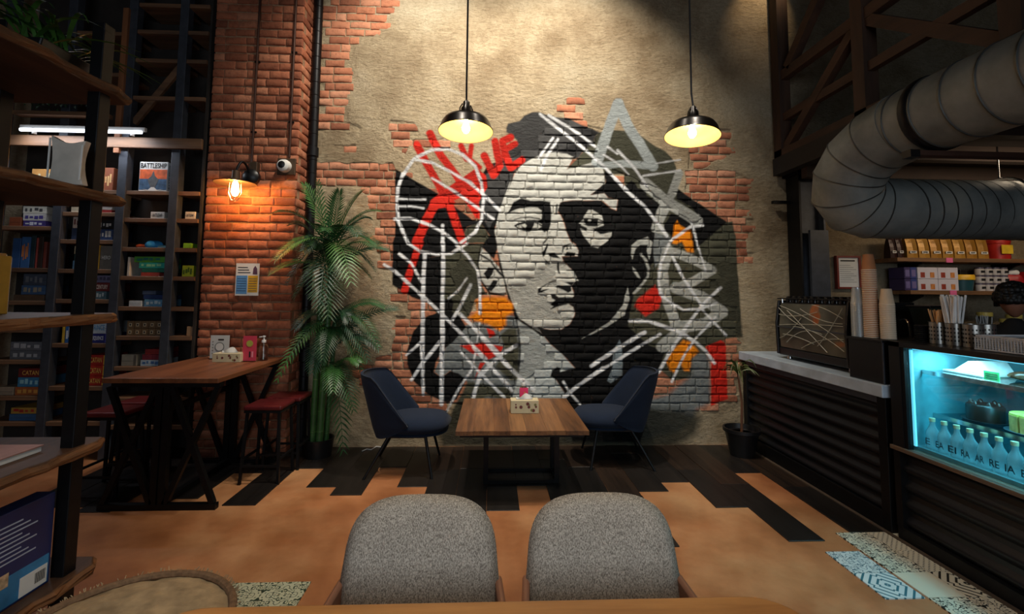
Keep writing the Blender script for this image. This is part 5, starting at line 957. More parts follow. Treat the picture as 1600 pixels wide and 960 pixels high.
q = thing('sandwich_tray', 'pale tray of wrapped sandwiches on the top glass shelf', 'tray', (2.95, 2.70, 1.073)); MB().span((2.84, 2.58, 1.073), (3.10, 2.82, 1.085)).build('tray', plain('tray_pale', (170, 176, 172), .4), q, bevel=.003); MB().prism([(2.59, 1.085), (2.79, 1.085), (2.70, 1.15), (2.64, 1.16)], 2.88, 3.06, 'X').build('wrapped_sandwich', plain('wrap_white', (196, 206, 206), .3), q, bevel=.004)
o = tag(MB().span((2.78, 2.44, 1.074), (2.783, 2.52, 1.125)).build('price_tag', plain('tag_green', (60, 190, 110), .6), None, origin=(2.78, 2.48, 1.074)), 'green price tag on the top glass shelf', 'tag')
for k in range(3): MB().span((2.7785, 2.45, 1.085 + .012 * k), (2.78, 2.51, 1.088 + .012 * k)).build('text_line', INK, o)
# on top of the case
STEEL = plain('steel', (170, 168, 162), .3, .9, .08)
def steel_pot(x, y, label, fill):
    q = thing('utensil_pot', label, 'container', (x, y, 1.247), 0, 'perforated steel pots on the display case'); MB().lathe([(0, 0), (.046, 0), (.046, .13), (.049, .133), (.044, .133), (.043, .004), (0, .004)], 24, (x, y, 1.247)).build('pot', STEEL, q, True); hl = MB()
    for i in range(18):
        for j in range(4): a = 2 * PI * i / 18; hl.box((x + .0464 * math.cos(a), y + .0464 * math.sin(a), 1.275 + .024 * j), (.002, .007, .010), a)
    o = hl.build('perforation', INK, q); o['kind'] = 'stuff'
    for k in range(fill[0]):
        a = random.uniform(0, 6.28); r = random.uniform(0, .032); tx, ty = random.uniform(-.02, .02), random.uniform(-.045, .045); MB().tube([(x + r * math.cos(a), y + r * math.sin(a), 1.26), (x + r * math.cos(a) + tx, y + r * math.sin(a) + ty, 1.26 + fill[1] * random.uniform(.92, 1.0))], fill[2], 6).build(fill[3], plain('fill_' + fill[3], fill[4], .6), q, True)
steel_pot(2.80, 2.79, 'steel pot of wooden stirrers, first from the paper cups', (26, .20, .004, 'stirrer', (206, 160, 110))); steel_pot(2.80, 2.685, 'steel pot stuffed with white straws, second from the paper cups', (64, .29, .0055, 'straw', (222, 222, 220))); steel_pot(2.80, 2.58, 'empty perforated steel pot beside the white straws', (0, 0, 0, '', (0, 0, 0))); steel_pot(2.92, 2.62, 'perforated steel pot of forks behind the empty one', (10, .17, .003, 'fork', (160, 160, 158)))
q = thing('lid_stack', 'stack of black cup lids at the display case corner', 'lids', (2.80, 2.90, 1.247))
for k in range(9): MB().lathe([(0, 0), (.044, 0), (.046, .004), (.040, .010), (.032, .011), (.030, .007), (0, .007)], 20, (2.80, 2.895, 1.247 + .012 * k)).build('lid', BLACKP, q, True)
q = thing('wire_basket', 'white mesh basket on top of the display case', 'basket', (2.78, 2.3, 1.247)); MB().span((2.68, 2.0, 1.249), (2.98, 2.47, 1.257)).build('base', plain('basket_white', (190, 192, 196), .5), q)
for a, c in (((2.68, 2.0, 1.32), (2.69, 2.47, 1.33)), ((2.97, 2.0, 1.32), (2.98, 2.47, 1.33)), ((2.68, 2.46, 1.32), (2.98, 2.47, 1.33)), ((2.68, 2.0, 1.32), (2.98, 2.01, 1.33))): MB().span(a, c).build('rim', plain('basket_white', (190, 192, 196), .5), q)
for k in range(32):
    y = 2.005 + .0148 * k; MB().span((2.682, y, 1.255), (2.686, y + .005, 1.322)).build('wire', plain('basket_white', (190, 192, 196), .5), q)
for k in range(5): z = 1.262 + .013 * k; MB().span((2.6815, 2.0, z), (2.6865, 2.47, z + .003)).build('wire', plain('basket_white', (190, 192, 196), .5), q); MB().span((2.68, 2.462, z), (2.98, 2.466, z + .003)).build('wire', plain('basket_white', (190, 192, 196), .5), q)
MB().span((2.70, 2.02, 1.258), (2.96, 2.45, 1.305)).build('napkin_block', plain('napkin', (206, 206, 204), .8), q, bevel=.006)
q = thing('red_bowl', 'red plastic bowl behind the white mesh basket', 'bowl', (3.14, 2.42, 1.247)); MB().lathe([(0, 0), (.06, 0), (.085, .07), (.09, .085), (.083, .085), (.055, .008), (0, .008)], 26, (3.14, 2.42, 1.247)).build('bowl', plain('bowl_red', (200, 60, 54), .4), q, True); MB().tube([(3.14, 2.42, 1.26), (3.12, 2.40, 1.38)], .004, 6).build('spoon', PUMP, q, True)
# paper cups on the black box
q = thing('cup_box', 'black box on the worktop corner carrying stacks of cups', 'box', (2.78, 3.13, .953)); MB().span((2.60, 2.985, .954), (2.98, 3.28, 1.245)).build('body', BLACKP, q, bevel=.004); MB().span((2.598, 2.982, .954), (2.606, 2.99, 1.245)).build('corner_trim', DARKM, q); MB().span((2.59, 2.98, 1.228), (2.99, 3.285, 1.246)).build('lid', BLACKP, q, bevel=.003)  # thin corner strip stands in for a bluish highlight along the box edge
def cups(x, y, n, dz, r, h, mat, label, grp, rim=None):
    first = None; me = None
    for k in range(n):
        if first is None:
            m = MB().lathe([(r * .70, h), (r, .006), (r * 1.06, .003), (r * 1.06, 0), (r * .985, 0), (r * .685, h - .004), (0, h - .004), (0, h), (r * .70, h)], 22); o = m.build('paper_cup', mat, None, True, origin=(0, 0, 0)); first = o
            if rim: o.data.materials.append(rim)
            if rim:
                for pl in o.data.polygons:
                    if pl.center.z < .006: pl.material_index = 1
        else: o = first.copy(); COL.objects.link(o)
        o.location = (x, y, 1.247 + dz * k); tag(o, label + (', %s from its bottom' % nth(k + 1) if k < n - 1 else ', on its top'), 'cup', grp)
cups(2.70, 3.185, 38, .0128, .044, .115, plain('ripple_brown', (176, 116, 74), .7, 0, .12), 'brown ripple paper cup in the tallest nested stack', 'tallest stack of brown cups', plain('cup_rim', (222, 206, 184), .6)); cups(2.725, 3.075, 20, .0122, .043, .11, plain('cup_cream', (206, 184, 156), .7, 0, .1), 'cream paper cup in the stack beside the display case', 'stack of cream cups', plain('cup_rim', (222, 206, 184), .6)); cups(2.67, 3.265, 20, .0122, .042, .12, plain('clear_cup', (176, 182, 184), .15, .35, .05), 'silvery plastic cup in the stack beside the coffee machine', 'stack of silvery cups')
o = first = None
# coffee machine, its art panel towards the room
def art_panel():
    m, nt, b = new_mat('machine_art'); v = coords(nt, (1, 1, 1)); f = noise(nt, v, 3.2, 2, .5); g2 = noise(nt, v, 2.2, 1, .5)
    r = ramp(nt, f, [(.30, lin(50, 50, 42)), (.52, lin(84, 82, 70)), (.60, lin(96, 92, 78)), (.645, lin(170, 96, 44)), (.72, lin(150, 44, 34))]); nt.links.new(r.outputs['Color'], b.inputs['Base Color']); b.inputs['Roughness'].default_value = .3; return m
q = thing('coffee_machine', 'black espresso machine with mural patterned back panel on the worktop', 'coffee machine', (2.98, 3.85, .953)); Y0, Y1 = 3.42, 4.28
MB().span((2.74, Y0, 1.0), (3.24, Y1, 1.47)).build('body', BLACKP, q, bevel=.02); MB().prism([(2.715, 1.06), (2.705, 1.25), (2.73, 1.46), (2.76, 1.46), (2.76, 1.06)], Y0 + .03, Y1 - .03).build('back_panel', art_panel(), q)
pl = bpy.data.objects[-1] if False else None
for k, (ya, za, yb, zb2, bow) in enumerate(((.02, .38, .8, .12, .05), (.0, .30, .5, .34, -.05), (.1, .05, .55, .16, .12), (.3, .36, .8, .26, -.06), (.2, .20, .8, .05, .08), (.45, .40, .8, .30, .03), (.05, .12, .45, .07, .03), (.0, .36, .35, .20, -.04), (.3, .02, .78, .14, .06), (.0, .20, .78, .24, .02), (.12, .34, .6, .02, .02), (.5, .06, .78, .38, -.05), (.0, .08, .3, .28, -.06))):
    P = bez((2.700, Y1 - .04 - ya, 1.06 + za), (2.692, Y1 - .04 - (ya + yb) / 2, 1.06 + (za + zb2) / 2 + bow), (2.706, Y1 - .04 - min(yb, .78), 1.06 + zb2), 10); MB().tube(P, .003, 5).build('art_line', plain('art_cream', (176, 174, 158), .4), q, True)
for yy_ in (Y0, Y1): MB().prism([(2.70, .99), (2.69, 1.28), (2.72, 1.49), (3.24, 1.49), (3.26, .99)], yy_ - .012, yy_ + .012).build('side_panel', BLACKP, q, bevel=.006)
MB().span((2.70, Y0, 1.24), (2.706, Y1, 1.25)).build('panel_trim', DARKM, q); MB().span((2.71, Y0, .985), (3.24, Y1, 1.055)).build('base', BLACKP, q, bevel=.01); MB().tube([(2.75, Y0, 1.505), (2.75, Y1 + .05, 1.505)], .006, 8).build('cup_rail', BLACKM, q, True)
for yy_ in (Y0 + .02, Y1 - .02): MB().tube([(2.75, yy_, 1.46), (2.75, yy_, 1.505)], .006, 8).build('rail_post', CHROME, q, True)
for xx in (2.78, 3.2):
    for yy_ in (Y0 + .06, Y1 - .06): MB().lathe([(.022, 0), (.018, .035)], 12, (xx, yy_, .953)).build('foot', CHROME, q, True)
MB().tube(bez((3.12, Y0 - .01, 1.35), (3.12, Y0 - .10, 1.42), (3.12, Y0 - .09, 1.2), 8), .007, 8).build('steam_wand', CHROME, q, True)
mug = None
for i in range(10):
    for j in range(3):
        c = (2.80 + .085 * j, Y0 + .055 + .083 * i, 1.471)
        if mug is None:
            o = mug = MB().lathe([(.034, 0), (.036, .002), (.036, .03), (.030, .052), (.020, .058), (.0, .058)], 16).build('espresso_cup', plain('cup_black', (18, 18, 20), .12, 0, .05, 8, 0), None, True, origin=(0, 0, 0))
        else: o = mug.copy(); COL.objects.link(o)
        o.location = c; tag(o, 'black cup upside down on the coffee machine, %s row, %s from the paper cups' % (('panel', 'middle', 'inner')[j], ORD[i]), 'cup', 'cups warming on the coffee machine')
q = thing('coffee_grinder', 'dark coffee grinder with angled hopper between machine and straws', 'grinder', (3.12, 3.12, .953)); MB().span((3.03, 3.03, .953), (3.22, 3.22, 1.25)).build('body', BLACKP, q, bevel=.01); MB().prism([(3.06, 1.25), (3.19, 1.25), (3.24, 1.46), (3.0, 1.46)], 3.04, 3.21).build('hopper', plain('hopper_green', (44, 50, 42), .25), q, bevel=.006); MB().span((2.99, 3.03, 1.46), (3.25, 3.22, 1.475)).build('lid', BLACKP, q, bevel=.004)

# ------------------------------------------------------------------ back bar shelves and stock
BARW = wood('bar_shelf_wood', (70, 46, 28), (160, 116, 76), 'X', 1, .6, .4, 10)
for z, x0, x1, lb in ((1.925, 4.06, 7.3, 'upper wooden wall shelf behind the bar, holding gold coffee bags'), (1.597, 4.18, 7.3, 'lower wooden wall shelf behind the bar, holding tea boxes')):
    q = thing('wall_shelf', lb, 'shelf', (5.0, 4.6, z)); MB().span((x0, 4.43, z - .04), (x1, 4.738, z)).build('board', BARW, q, bevel=.004)
    for xx in (4.35, 5.4, 6.4): MB().prism([(4.735, z - .04), (4.735, z - .16), (4.70, z - .16), (4.48, z - .06), (4.48, z - .04)], xx - .012, xx + .012, 'X').build('bracket', BLACKM, q)
for z, x in ((1.925, 4.60), (1.597, 4.62)): tag(MB().span((x - .035, 4.425, z - .045), (x + .035, 4.429, z + .002)).build('shelf_tag', plain('tag_pink', (236, 110, 160), .6), None, origin=(x, 4.427, z - .045)), 'pink price tag on the %s wall shelf edge' % ('upper' if z > 1.8 else 'lower'), 'tag')
def bag(x, z, w, h, rgb, label):
    q = thing('coffee_bag', label, 'bag', (x, 4.55, z), 0, 'coffee bags on the upper wall shelf'); V = []; n = 7
    for i in range(n):
        t = i / (n - 1); d = .045 * (1 - t ** 2.5) + .003; ww = w / 2 * (1 - .06 * math.sin(PI * t))
        V += [(x - ww, 4.55 - d * .75, z + h * t), (x, 4.55 - d, z + h * t), (x + ww, 4.55 - d * .75, z + h * t), (x + ww, 4.55 + d, z + h * t), (x - ww, 4.55 + d, z + h * t)]
    F = [(5 * i + k, 5 * i + (k + 1) % 5, 5 * i + 5 + (k + 1) % 5, 5 * i + 5 + k) for i in range(n - 1) for k in range(5)] + [(4, 3, 2, 1, 0), tuple(5 * (n - 1) + k for k in range(5))]; MB().add(V, F).build('pouch', plain('kraft_%d' % rgb[0], rgb, .35, .25, .25, 9, .2, 40), q)
    MB().span((x - w * .3, 4.501, z + .05), (x + w * .3, 4.503, z + .075)).build('label_print', PAPER, q); MB().span((x - w * .2, 4.5, z + .058), (x + w * .2, 4.501, z + .068)).build('label_mark', INK, q); MB().span((x - w / 2, 4.545, z + h), (x + w / 2, 4.555, z + h + .012)).build('seal', plain('kraft_%d' % rgb[0], rgb, .35, .25, .25, 9, .2, 40), q)
for k in range(7): bag(4.30 + .127 * k, 1.926, .118, .235, ((176, 130, 56), (182, 136, 60), (170, 122, 50))[k % 3], 'gold kraft coffee bag with white label, %s from the dark brown bags' % ORD[k])
for k in range(2): bag(4.10 + .075 * k, 1.926, .068, .225, (50, 24, 20), 'dark brown coffee bag %s the gold ones' % ('one away from', 'touching')[k])
q = thing('snack_tin', 'red and yellow round tin beside the gold coffee bags', 'tin', (5.27, 4.56, 1.926)); MB().lathe([(0, 0), (.095, 0), (.095, .16), (.1, .165), (.1, .20), (.09, .21), (0, .21)], 26, (5.27, 4.56, 1.926)).build('tin', plain('tin_red', (176, 40, 34), .35, 0, .3, 10), q, True); MB().span((5.20, 4.458, 1.98), (5.32, 4.463, 2.07)).build('label_print', plain('tin_yellow', (226, 190, 50), .5, 0, .2), q)
TEA = plain('tea_white', (206, 202, 212), .5, 0, .04)
for r_ in range(2):
    for k in range(2):
        x0 = 4.30 + .215 * k; z = 1.598 + .118 * r_; q = thing('tea_box', 'white tea box with cup print, %s row, beside the %s' % (('bottom', 'top')[r_], ('violet boxes', 'yellow lidded tub')[k]), 'box', (x0 + .105, 4.56, z), 0, 'white tea boxes'); MB().span((x0, 4.47, z), (x0 + .212, 4.66, z + .115)).build('box', TEA, q, bevel=.002, seg=1)
        for j in range(2): MB().span((x0 + .03 + .1 * j, 4.4685, z + .012), (x0 + .075 + .1 * j, 4.47, z + .065)).build('cup_print', plain('print_tea%d' % j, ((150, 60, 44), (200, 130, 70))[j], .5, 0, .3, 40), q)
    for k in range(2):
        z = 1.598 + .118 * r_; q = thing('tea_box', '%s tea box at the end of the lower wall shelf, %s row' % (('violet', 'blue violet')[k], ('bottom', 'top')[r_]), 'box', (4.19 + .055 * k, 4.56, z), 0, 'violet tea boxes'); MB().span((4.165 + .065 * k, 4.475, z), (4.228 + .065 * k, 4.66, z + .115)).build('box', plain('tea_violet%d' % k, ((58, 46, 92), (50, 64, 128))[k], .5), q, bevel=.002, seg=1); MB().span((4.175 + .065 * k, 4.4735, z + .02), (4.218 + .065 * k, 4.475, z + .09)).build('label_print', plain('tea_lilac', (110, 100, 150), .5), q)
q = thing('sauce_tub', 'dark teal tub with yellow lid between tea boxes and small jars', 'tub', (4.86, 4.57, 1.598)); MB().lathe([(0, 0), (.085, 0), (.10, .115), (0, .115)], 24, (4.86, 4.57, 1.598)).build('tub', plain('tub_teal', (34, 74, 84), .4), q, True); MB().lathe([(0, .112), (.108, .112), (.108, .155), (.10, .165), (0, .165)], 24, (4.86, 4.57, 1.598)).build('lid', plain('lid_yellow', (226, 176, 40), .4), q, True); MB().box((4.86, 4.57, 1.79), (.07, .06, .05)).build('lid_knob', BLACKP, q, bevel=.006)
jar = None
for r_ in range(3):
    for k in range(4):
        x, z = 5.02 + .085 * k, 1.598 + .082 * r_; q = thing('jam_jar', 'small white labelled jar, %s layer of the jar pile, %s from the yellow lidded tub' % (('bottom', 'middle', 'top')[r_], ORD[k]), 'jar', (x, 4.53, z), 0, 'small jars stacked on the lower wall shelf'); MB().lathe([(0, 0), (.036, 0), (.038, .005), (.038, .06), (.034, .064), (0, .064)], 18, (x, 4.53, z)).build('jar', plain('jar_white', (196, 190, 186), .4), q, True); MB().lathe([(.036, .063), (.036, .079), (0, .0795)], 18, (x, 4.53, z)).build('lid', plain('jar_lid', (92, 84, 100), .35), q, True); MB().span((x - .02, 4.490, z + .022), (x + .02, 4.4925, z + .045)).build('label_print', INK, q)
q = thing('snack_bag', 'red crisp bag with white top on the lower wall shelf', 'bag', (5.43, 4.56, 1.598)); blob(5.43, 4.56, 1.685, .075, .05, .095, 5).build('bag', plain('bag_red', (170, 34, 40), .4), q, True); blob(5.43, 4.555, 1.79, .05, .03, .03, 6).build('bag_top', PAPER, q, True)
q = thing('snack_carton', 'red carton with yellow print at the end of the lower wall shelf', 'box', (5.62, 4.56, 1.598)); MB().span((5.51, 4.47, 1.598), (5.78, 4.64, 1.80)).build('box', plain('carton_red', (176, 30, 30), .4), q, bevel=.002, seg=1); MB().span((5.55, 4.4685, 1.63), (5.62, 4.47, 1.70)).build('print', plain('tin_yellow', (226, 190, 50), .5, 0, .2), q)
# certificate
q = thing('framed_certificate', 'white certificate in a red brown frame on the plaster behind the cups', 'frame', (3.77, 4.735, 1.62)); MB().span((3.655, 4.715, 1.625), (3.89, 4.722, 1.945)).build('sheet', PAPER, q)
for a, c in (((3.64, 4.70, 1.61), (3.66, 4.74, 1.96)), ((3.885, 4.70, 1.61), (3.905, 4.74, 1.96)), ((3.66, 4.70, 1.61), (3.885, 4.74, 1.63)), ((3.66, 4.70, 1.94), (3.885, 4.74, 1.96))): MB().span(a, c).build('frame_bar', plain('frame_red', (120, 44, 34), .4), q)
for k in range(9): MB().span((3.68, 4.7142, 1.68 + .022 * k), (3.86 - .03 * (k % 3), 4.715, 1.684 + .022 * k)).build('text_line', plain('print_grey', (120, 124, 122), .6), q)
MB().span((3.69, 4.7142, 1.90), (3.85, 4.715, 1.915)).build('title_line', INK, q)
# back counter with jars
q = thing('back_counter', 'dark back counter along the wall behind the bar', 'counter', (5.3, 4.4, 0)); MB().span((3.95, 4.15, 0), (7.3, 4.70, .88)).build('cabinet', BLACKP, q); MB().span((3.93, 4.12, .88), (7.3, 4.70, .92)).build('counter_top', DKW, q, bevel=.004)
for k in range(5): MB().span((3.97 + .65 * k, 4.135, .06), (4.59 + .65 * k, 4.15, .86)).build('door', plain('door_dark', (30, 26, 24), .5), q, bevel=.004)
for k, (x, y, h, c, lb) in enumerate(((4.55, 4.35, .42, (30, 22, 18), 'tall dark syrup bottle'), (4.72, 4.30, .36, (60, 30, 20), 'brown syrup bottle'), (4.88, 4.38, .46, (34, 34, 30), 'black canister with yellow lid'), (5.02, 4.30, .40, (40, 30, 24), 'second black canister with yellow lid'), (5.16, 4.36, .44, (30, 34, 30), 'third black canister with yellow lid'), (5.30, 4.30, .38, (26, 26, 28), 'short black canister with yellow lid'), (4.40, 4.30, .34, (44, 28, 22), 'short brown syrup bottle'))):
    q = thing('syrup_bottle' if 'bottle' in lb else 'canister', lb + ' on the back counter', 'bottle' if 'bottle' in lb else 'canister', (x, y, .92)); r = .045 if 'bottle' in lb else .06
    MB().lathe([(0, 0), (r, 0), (r, h * .7), (r * .9, h * .78)] + ([(r * .35, h * .88), (r * .35, h)] if 'bottle' in lb else [(r * .9, h * .92)]), 18, (x, y, .92)).build('body', plain('jar_%d_%d' % (c[0], c[1]), c, .2), q, True); MB().lathe([(0, h * .92), (r * (.45 if 'bottle' in lb else 1), h * .92), (r * (.45 if 'bottle' in lb else 1), h), (0, h)], 18, (x, y, .925)).build('lid', plain('lid_olive', (170, 160, 84), .4), q, True)
# steel column
q = thing('steel_column', 'dark steel column carrying the mezzanine by the plaster wall', 'column', (3.26, 4.6, 0)); MB().span((3.13, 4.52, 0), (3.15, 4.72, 2.80)).build('flange', BLACKM, q); MB().span((3.38, 4.52, 0), (3.40, 4.72, 2.80)).build('flange', DARKM, q); MB().span((3.15, 4.59, 0), (3.38, 4.61, 2.80)).build('web', DARKM, q); MB().span((3.22, 4.50, 0), (3.41, 4.53, 2.2)).build('cover_plate', DARKM, q); MB().span((3.10, 4.48, 2.78), (3.43, 4.735, 2.82)).build('cap_plate', BLACKM, q)
o = MB().span((2.95, 4.66, 2.50), (3.37, 4.70, 2.53)).build('bracket_bar', BLACKM, None, origin=(3.15, 4.68, 2.5)); tag(o, 'short black steel bar sticking out beside the column', 'bar')
# mezzanine with timber truss rail
TRUSS = wood('truss_timber', (36, 23, 16), (84, 56, 38), 'Y', 1.0, .7, .5, 9); TRZ = wood('truss_timber_upright', (36, 23, 16), (80, 53, 36), 'Z', 1.0, .7, .5, 9)
q = thing('mezzanine', 'dark timber mezzanine deck with trussed rail above the bar', 'mezzanine', (3.05, 4.7, 2.83)); MB().span((3.02, .2, 2.83), (7.45, 4.70, 2.90)).build('deck', plain('deck_dark', (36, 28, 24), .8), q); MB().span((2.98, .2, 2.80), (3.08, 4.70, 2.98)).build('edge_beam', plain('beam_black', (24, 20, 18), .7), q)
for k in range(7): MB().span((3.08, .6 + .62 * k, 2.70), (7.4, .68 + .62 * k, 2.83)).build('joist', plain('joist_dark', (50, 36, 28), .8), q)
MB().span((3.02, .2, 3.80), (3.10, 4.70, 3.90)).build('top_rail', TRUSS, q); MB().span((3.03, .2, 3.36), (3.09, 4.70, 3.44)).build('middle_rail', TRUSS, q); MB().span((3.0, .2, 2.98), (3.10, 4.70, 3.06)).build('bottom_rail', TRUSS, q)
for y in (4.64, 3.55, 2.45, 1.35, .3): MB().span((3.0, y - .06, 2.98), (3.12, y + .06, 5.15)).build('rail_post', TRZ, q)
for a, c in ((4.58, 3.61), (2.51, 3.49), (2.39, 1.41)): MB().bar((3.06, a, 3.06), (3.06, c, 3.80), .07, .09).build('diagonal', TRUSS, q)
MB().bar((3.06, 4.5, 3.90), (3.06, 3.6, 4.75), .08, .1).build('diagonal', TRUSS, q); MB().bar((3.06, 3.5, 4.75), (3.06, 2.5, 3.90), .08, .1).build('diagonal', TRUSS, q)
# ventilation duct
def galv():
    m, nt, b = new_mat('galvanised_sheet'); v = coords(nt); f = noise(nt, v, 2.5, 6, .6); n2 = nd(nt, 'ShaderNodeTexVoronoi'); n2.inputs['Scale'].default_value = 38; nt.links.new(v, n2.inputs['Vector'])
    r = ramp(nt, f, [(.3, lin(92, 98, 98)), (.55, lin(128, 134, 132)), (.75, lin(152, 152, 142))]); nt.links.new(r.outputs['Color'], b.inputs['Base Color']); b.inputs['Metallic'].default_value = .25; rr = ramp(nt, n2.outputs['Distance'], [(0, (.48,) * 3 + (1,)), (1, (.62,) * 3 + (1,))]); nt.links.new(rr.outputs['Color'], b.inputs['Roughness']); bump(nt, b, f, .15, .02); return m
GALV = galv(); SEAM = plain('duct_seam', (84, 86, 84), .4, .7); q = thing('air_duct', 'large galvanised ventilation duct with elbow under the mezzanine', 'duct', (2.70, 3.2, 2.2)); RD = .225
def dtube(path, name, n=40): return MB().tube(path, RD, n).build(name, GALV, q, True)
elb = [(2.70, 2.82, 2.655), (2.69, 3.02, 2.62), (2.665, 3.18, 2.535), (2.65, 3.27, 2.42), (2.67, 3.32, 2.31), (2.75, 3.345, 2.235), (2.87, 3.345, 2.205), (3.02, 3.335, 2.2)]
dtube([(2.72, .2, 2.655), (2.70, 2.83, 2.655)], 'straight_run'); dtube([(3.0, 3.335, 2.2), (7.4, 3.30, 2.2)], 'straight_run'); MB().tube(elb, RD + .004, 40).build('elbow', GALV, q, True)
def seam(c, t, name='seam', r=RD + .006, h=.005, mat=SEAM):
    R_ = Vector((0, 0, 1)).rotation_difference(Vector(t).normalized()).to_matrix(); MB().lathe([(r - .008, -h), (r, -h * .6), (r, h * .6), (r - .008, h)], 40, c, R_, False).build(name, mat, q, True)
for i in range(1, 7): seam(elb[i], [elb[i + 1][j] - elb[i - 1][j] for j in range(3)], 'elbow_seam', RD + .008, .006)
for k in range(14): seam((2.72 - .02 * (.3 + .19 * k) / 2.83, .3 + .19 * k, 2.655), (0, 1, 0), h=.006)
for k in range(26): seam((3.1 + .105 * k, 3.334, 2.2), (1, .02, .20))
seam((2.70, 2.62, 2.655), (0, 1, 0), 'joint_band', RD + .012, .03, BLACKM)
q2 = thing('duct_support', 'dark steel support rail hanging under the ventilation duct', 'support', (2.9, 2.95, 2.41)); MB().span((2.50, 2.60, 2.375), (2.56, 2.66, 2.42)).build('lug', BLACKM, q2); MB().span((2.56, 2.60, 2.385), (3.35, 2.66, 2.415)).build('rail', plain('rail_brown', (70, 46, 36), .6, .4), q2)
for xx in (3.30,): MB().tube([(xx, 2.63, 2.40), (xx, 2.63, 2.70)], .006, 8).build('rod', DARKM, q2, True)
q2 = thing('duct_hanger', 'thin steel rod and saddle holding the horizontal duct run', 'hanger', (3.9, 3.33, 2.42)); MB().tube([(3.9, 3.33, 2.446), (3.9, 3.33, 2.70)], .006, 8).build('rod', CHROME, q2, True); MB().tube([(3.9, 3.33 + (RD + .022) * math.cos(a), 2.2 + (RD + .022) * math.sin(a)) for a in np.linspace(.3, PI - .3, 13)], .010, 6).build('saddle', CHROME, q2, True)
lamp('mezzanine_spot', 'SPOT', (3.0, 4.35, 5.1), 14, (1.0, .7, .4), (2.95, 4.72, 4.75), spot_size=math.radians(70), spot_blend=.7); lamp('bar_light', 'AREA', (4.8, 3.3, 2.62), 10, (1.0, .78, .55), (4.8, 4.4, 1.4), shape='RECTANGLE', size=1.6, size_y=.2)  # the bar area light is an added fill with no visible fixture
# ================================================================== nearest the camera: chairs, table, pouf; the barista
TWEED = fabric('grey_tweed', (126, 118, 107), (214, 204, 189), 300, .95, (1, 1, .55), .6); TAN = plain('tan_leather', (150, 104, 80), .5, 0, .12, 7, .08)
def armchair(x, y, label, w=.245):
    p = thing('armchair', label, 'chair', (x, y, 0)); out = []
    for i in range(48):
        a = 2 * PI * i / 48; c, s = math.cos(a), math.sin(a)
        if s >= 0: u, v = w * .985 * math.copysign(abs(c) ** .62, c), .70 + .198 * s ** .55
        else: u, v = w * math.copysign(abs(c) ** .35, c), .70 - .26 * abs(s) ** .6
        u *= 1 - .10 * max(0, (v - .62) / .3); out.append((u, v))
    o = MB().pillow(out, .075, .008, 7, lambda u, v, wv: (u, .0 + (v - .45) * .22 + wv - .28 * u * u, v), edge=.5).build('backrest', TWEED, p, 'all', world=False)
    so = [(.245 * math.copysign(abs(math.cos(a)) ** .5, math.cos(a)), -.25 + .25 * math.copysign(abs(math.sin(a)) ** .6, math.sin(a))) for a in np.linspace(0, 2 * PI, 41)[:-1]]
    MB().pillow(so, .09, .01, 5, lambda u, v, wv: (u, v, .42 + wv)).build('seat', TWEED, p, 'all', world=False)
    for s in (-1, 1):
        m = MB(); P = [(s * (.235 + .026 * math.sin(PI * .5 * t)), .055 - .44 * t, .655 - .03 * t) for t in np.linspace(0, 1, 12)]; V = []
        for i, c in enumerate(P): h = .10 * (1 - .35 * i / 11); V += [(c[0] - .011, c[1], c[2] + .02), (c[0] + .011, c[1], c[2] + .02), (c[0] + .013, c[1], c[2] - h), (c[0] - .013, c[1], c[2] - h)]
        F = [(4 * i + k, 4 * i + (k + 1) % 4, 4 * i + 4 + (k + 1) % 4, 4 * i + 4 + k) for i in range(11) for k in range(4)] + [(3, 2, 1, 0), (44, 45, 46, 47)]
        o = m.add(V, F).build('arm', TAN, p, True, world=False, bevel=.008); MB().tube([(s * .256, -.30, .60), (s * .256, -.36, 0)], [.016, .012], 10).build('leg', TAN, p, True, world=False); MB().tube([(s * .20, -.04, .40), (s * .24, .08, 0)], [.016, .012], 10).build('leg', TAN, p, True, world=False); MB().bar((s * .22, -.06, .40), (s * .25, -.32, .40), .03, .03).build('side_rail', TAN, p, world=False)
    return p
armchair(-.205, 1.43, 'grey tweed armchair with tan arms, on the palm side of its pair'); armchair(.352, 1.43, 'grey tweed armchair with tan arms, on the counter side of its pair')
OAK = wood('oiled_oak', (128, 76, 34), (204, 146, 84), 'X', 1.0, .4, .25, 12); p = thing('dining_table', 'oak dining table edge in front of the grey armchairs', 'table', (.02, .8, 0))
MB().prism(rounded(1.60, .80, .12, 7, -.01, .845), .713, .75, 'Z').build('table_top', OAK, p, bevel=.006)
for sx in (-.73, .72):
    for sy in (.55, 1.08): MB().tube([(sx, sy, 0), (sx, sy, .713)], [.02, .03], 10).build('leg', BLACKM, p, True)
# woven pouf
JUTE = plain('woven_jute', (168, 146, 112), .95, 0, .3, 16, .7, 90); JUT2 = plain('jute_piping', (120, 92, 66), .9, 0, .3, 60, .6, 140); pc_ = (-1.205, 1.62, 0); p = thing('pouf', 'round jute pouf with frayed piping beside the rack', 'pouf', pc_)
MB().lathe([(0, 0), (.29, 0), (.335, .06), (.35, .2), (.34, .36), (.325, .41)], 40, pc_).build('side', JUT2, p, True); m = MB(); V = []
for i in range(14):
    r = .335 * (1 - i / 13); n = 48
    for k in range(n): a = 2 * PI * k / n; V.append((pc_[0] + r * math.cos(a), pc_[1] + r * math.sin(a), .415 + .035 * (1 - (r / .335) ** 3) + .006 * math.sin(9 * a + i * 2.1) * (r / .335) + random.uniform(-.003, .003)))
m.add(V, [(i * 48 + k, i * 48 + (k + 1) % 48, (i + 1) * 48 + (k + 1) % 48, (i + 1) * 48 + k) for i in range(13) for k in range(48)]).build('top', JUTE, p, True)
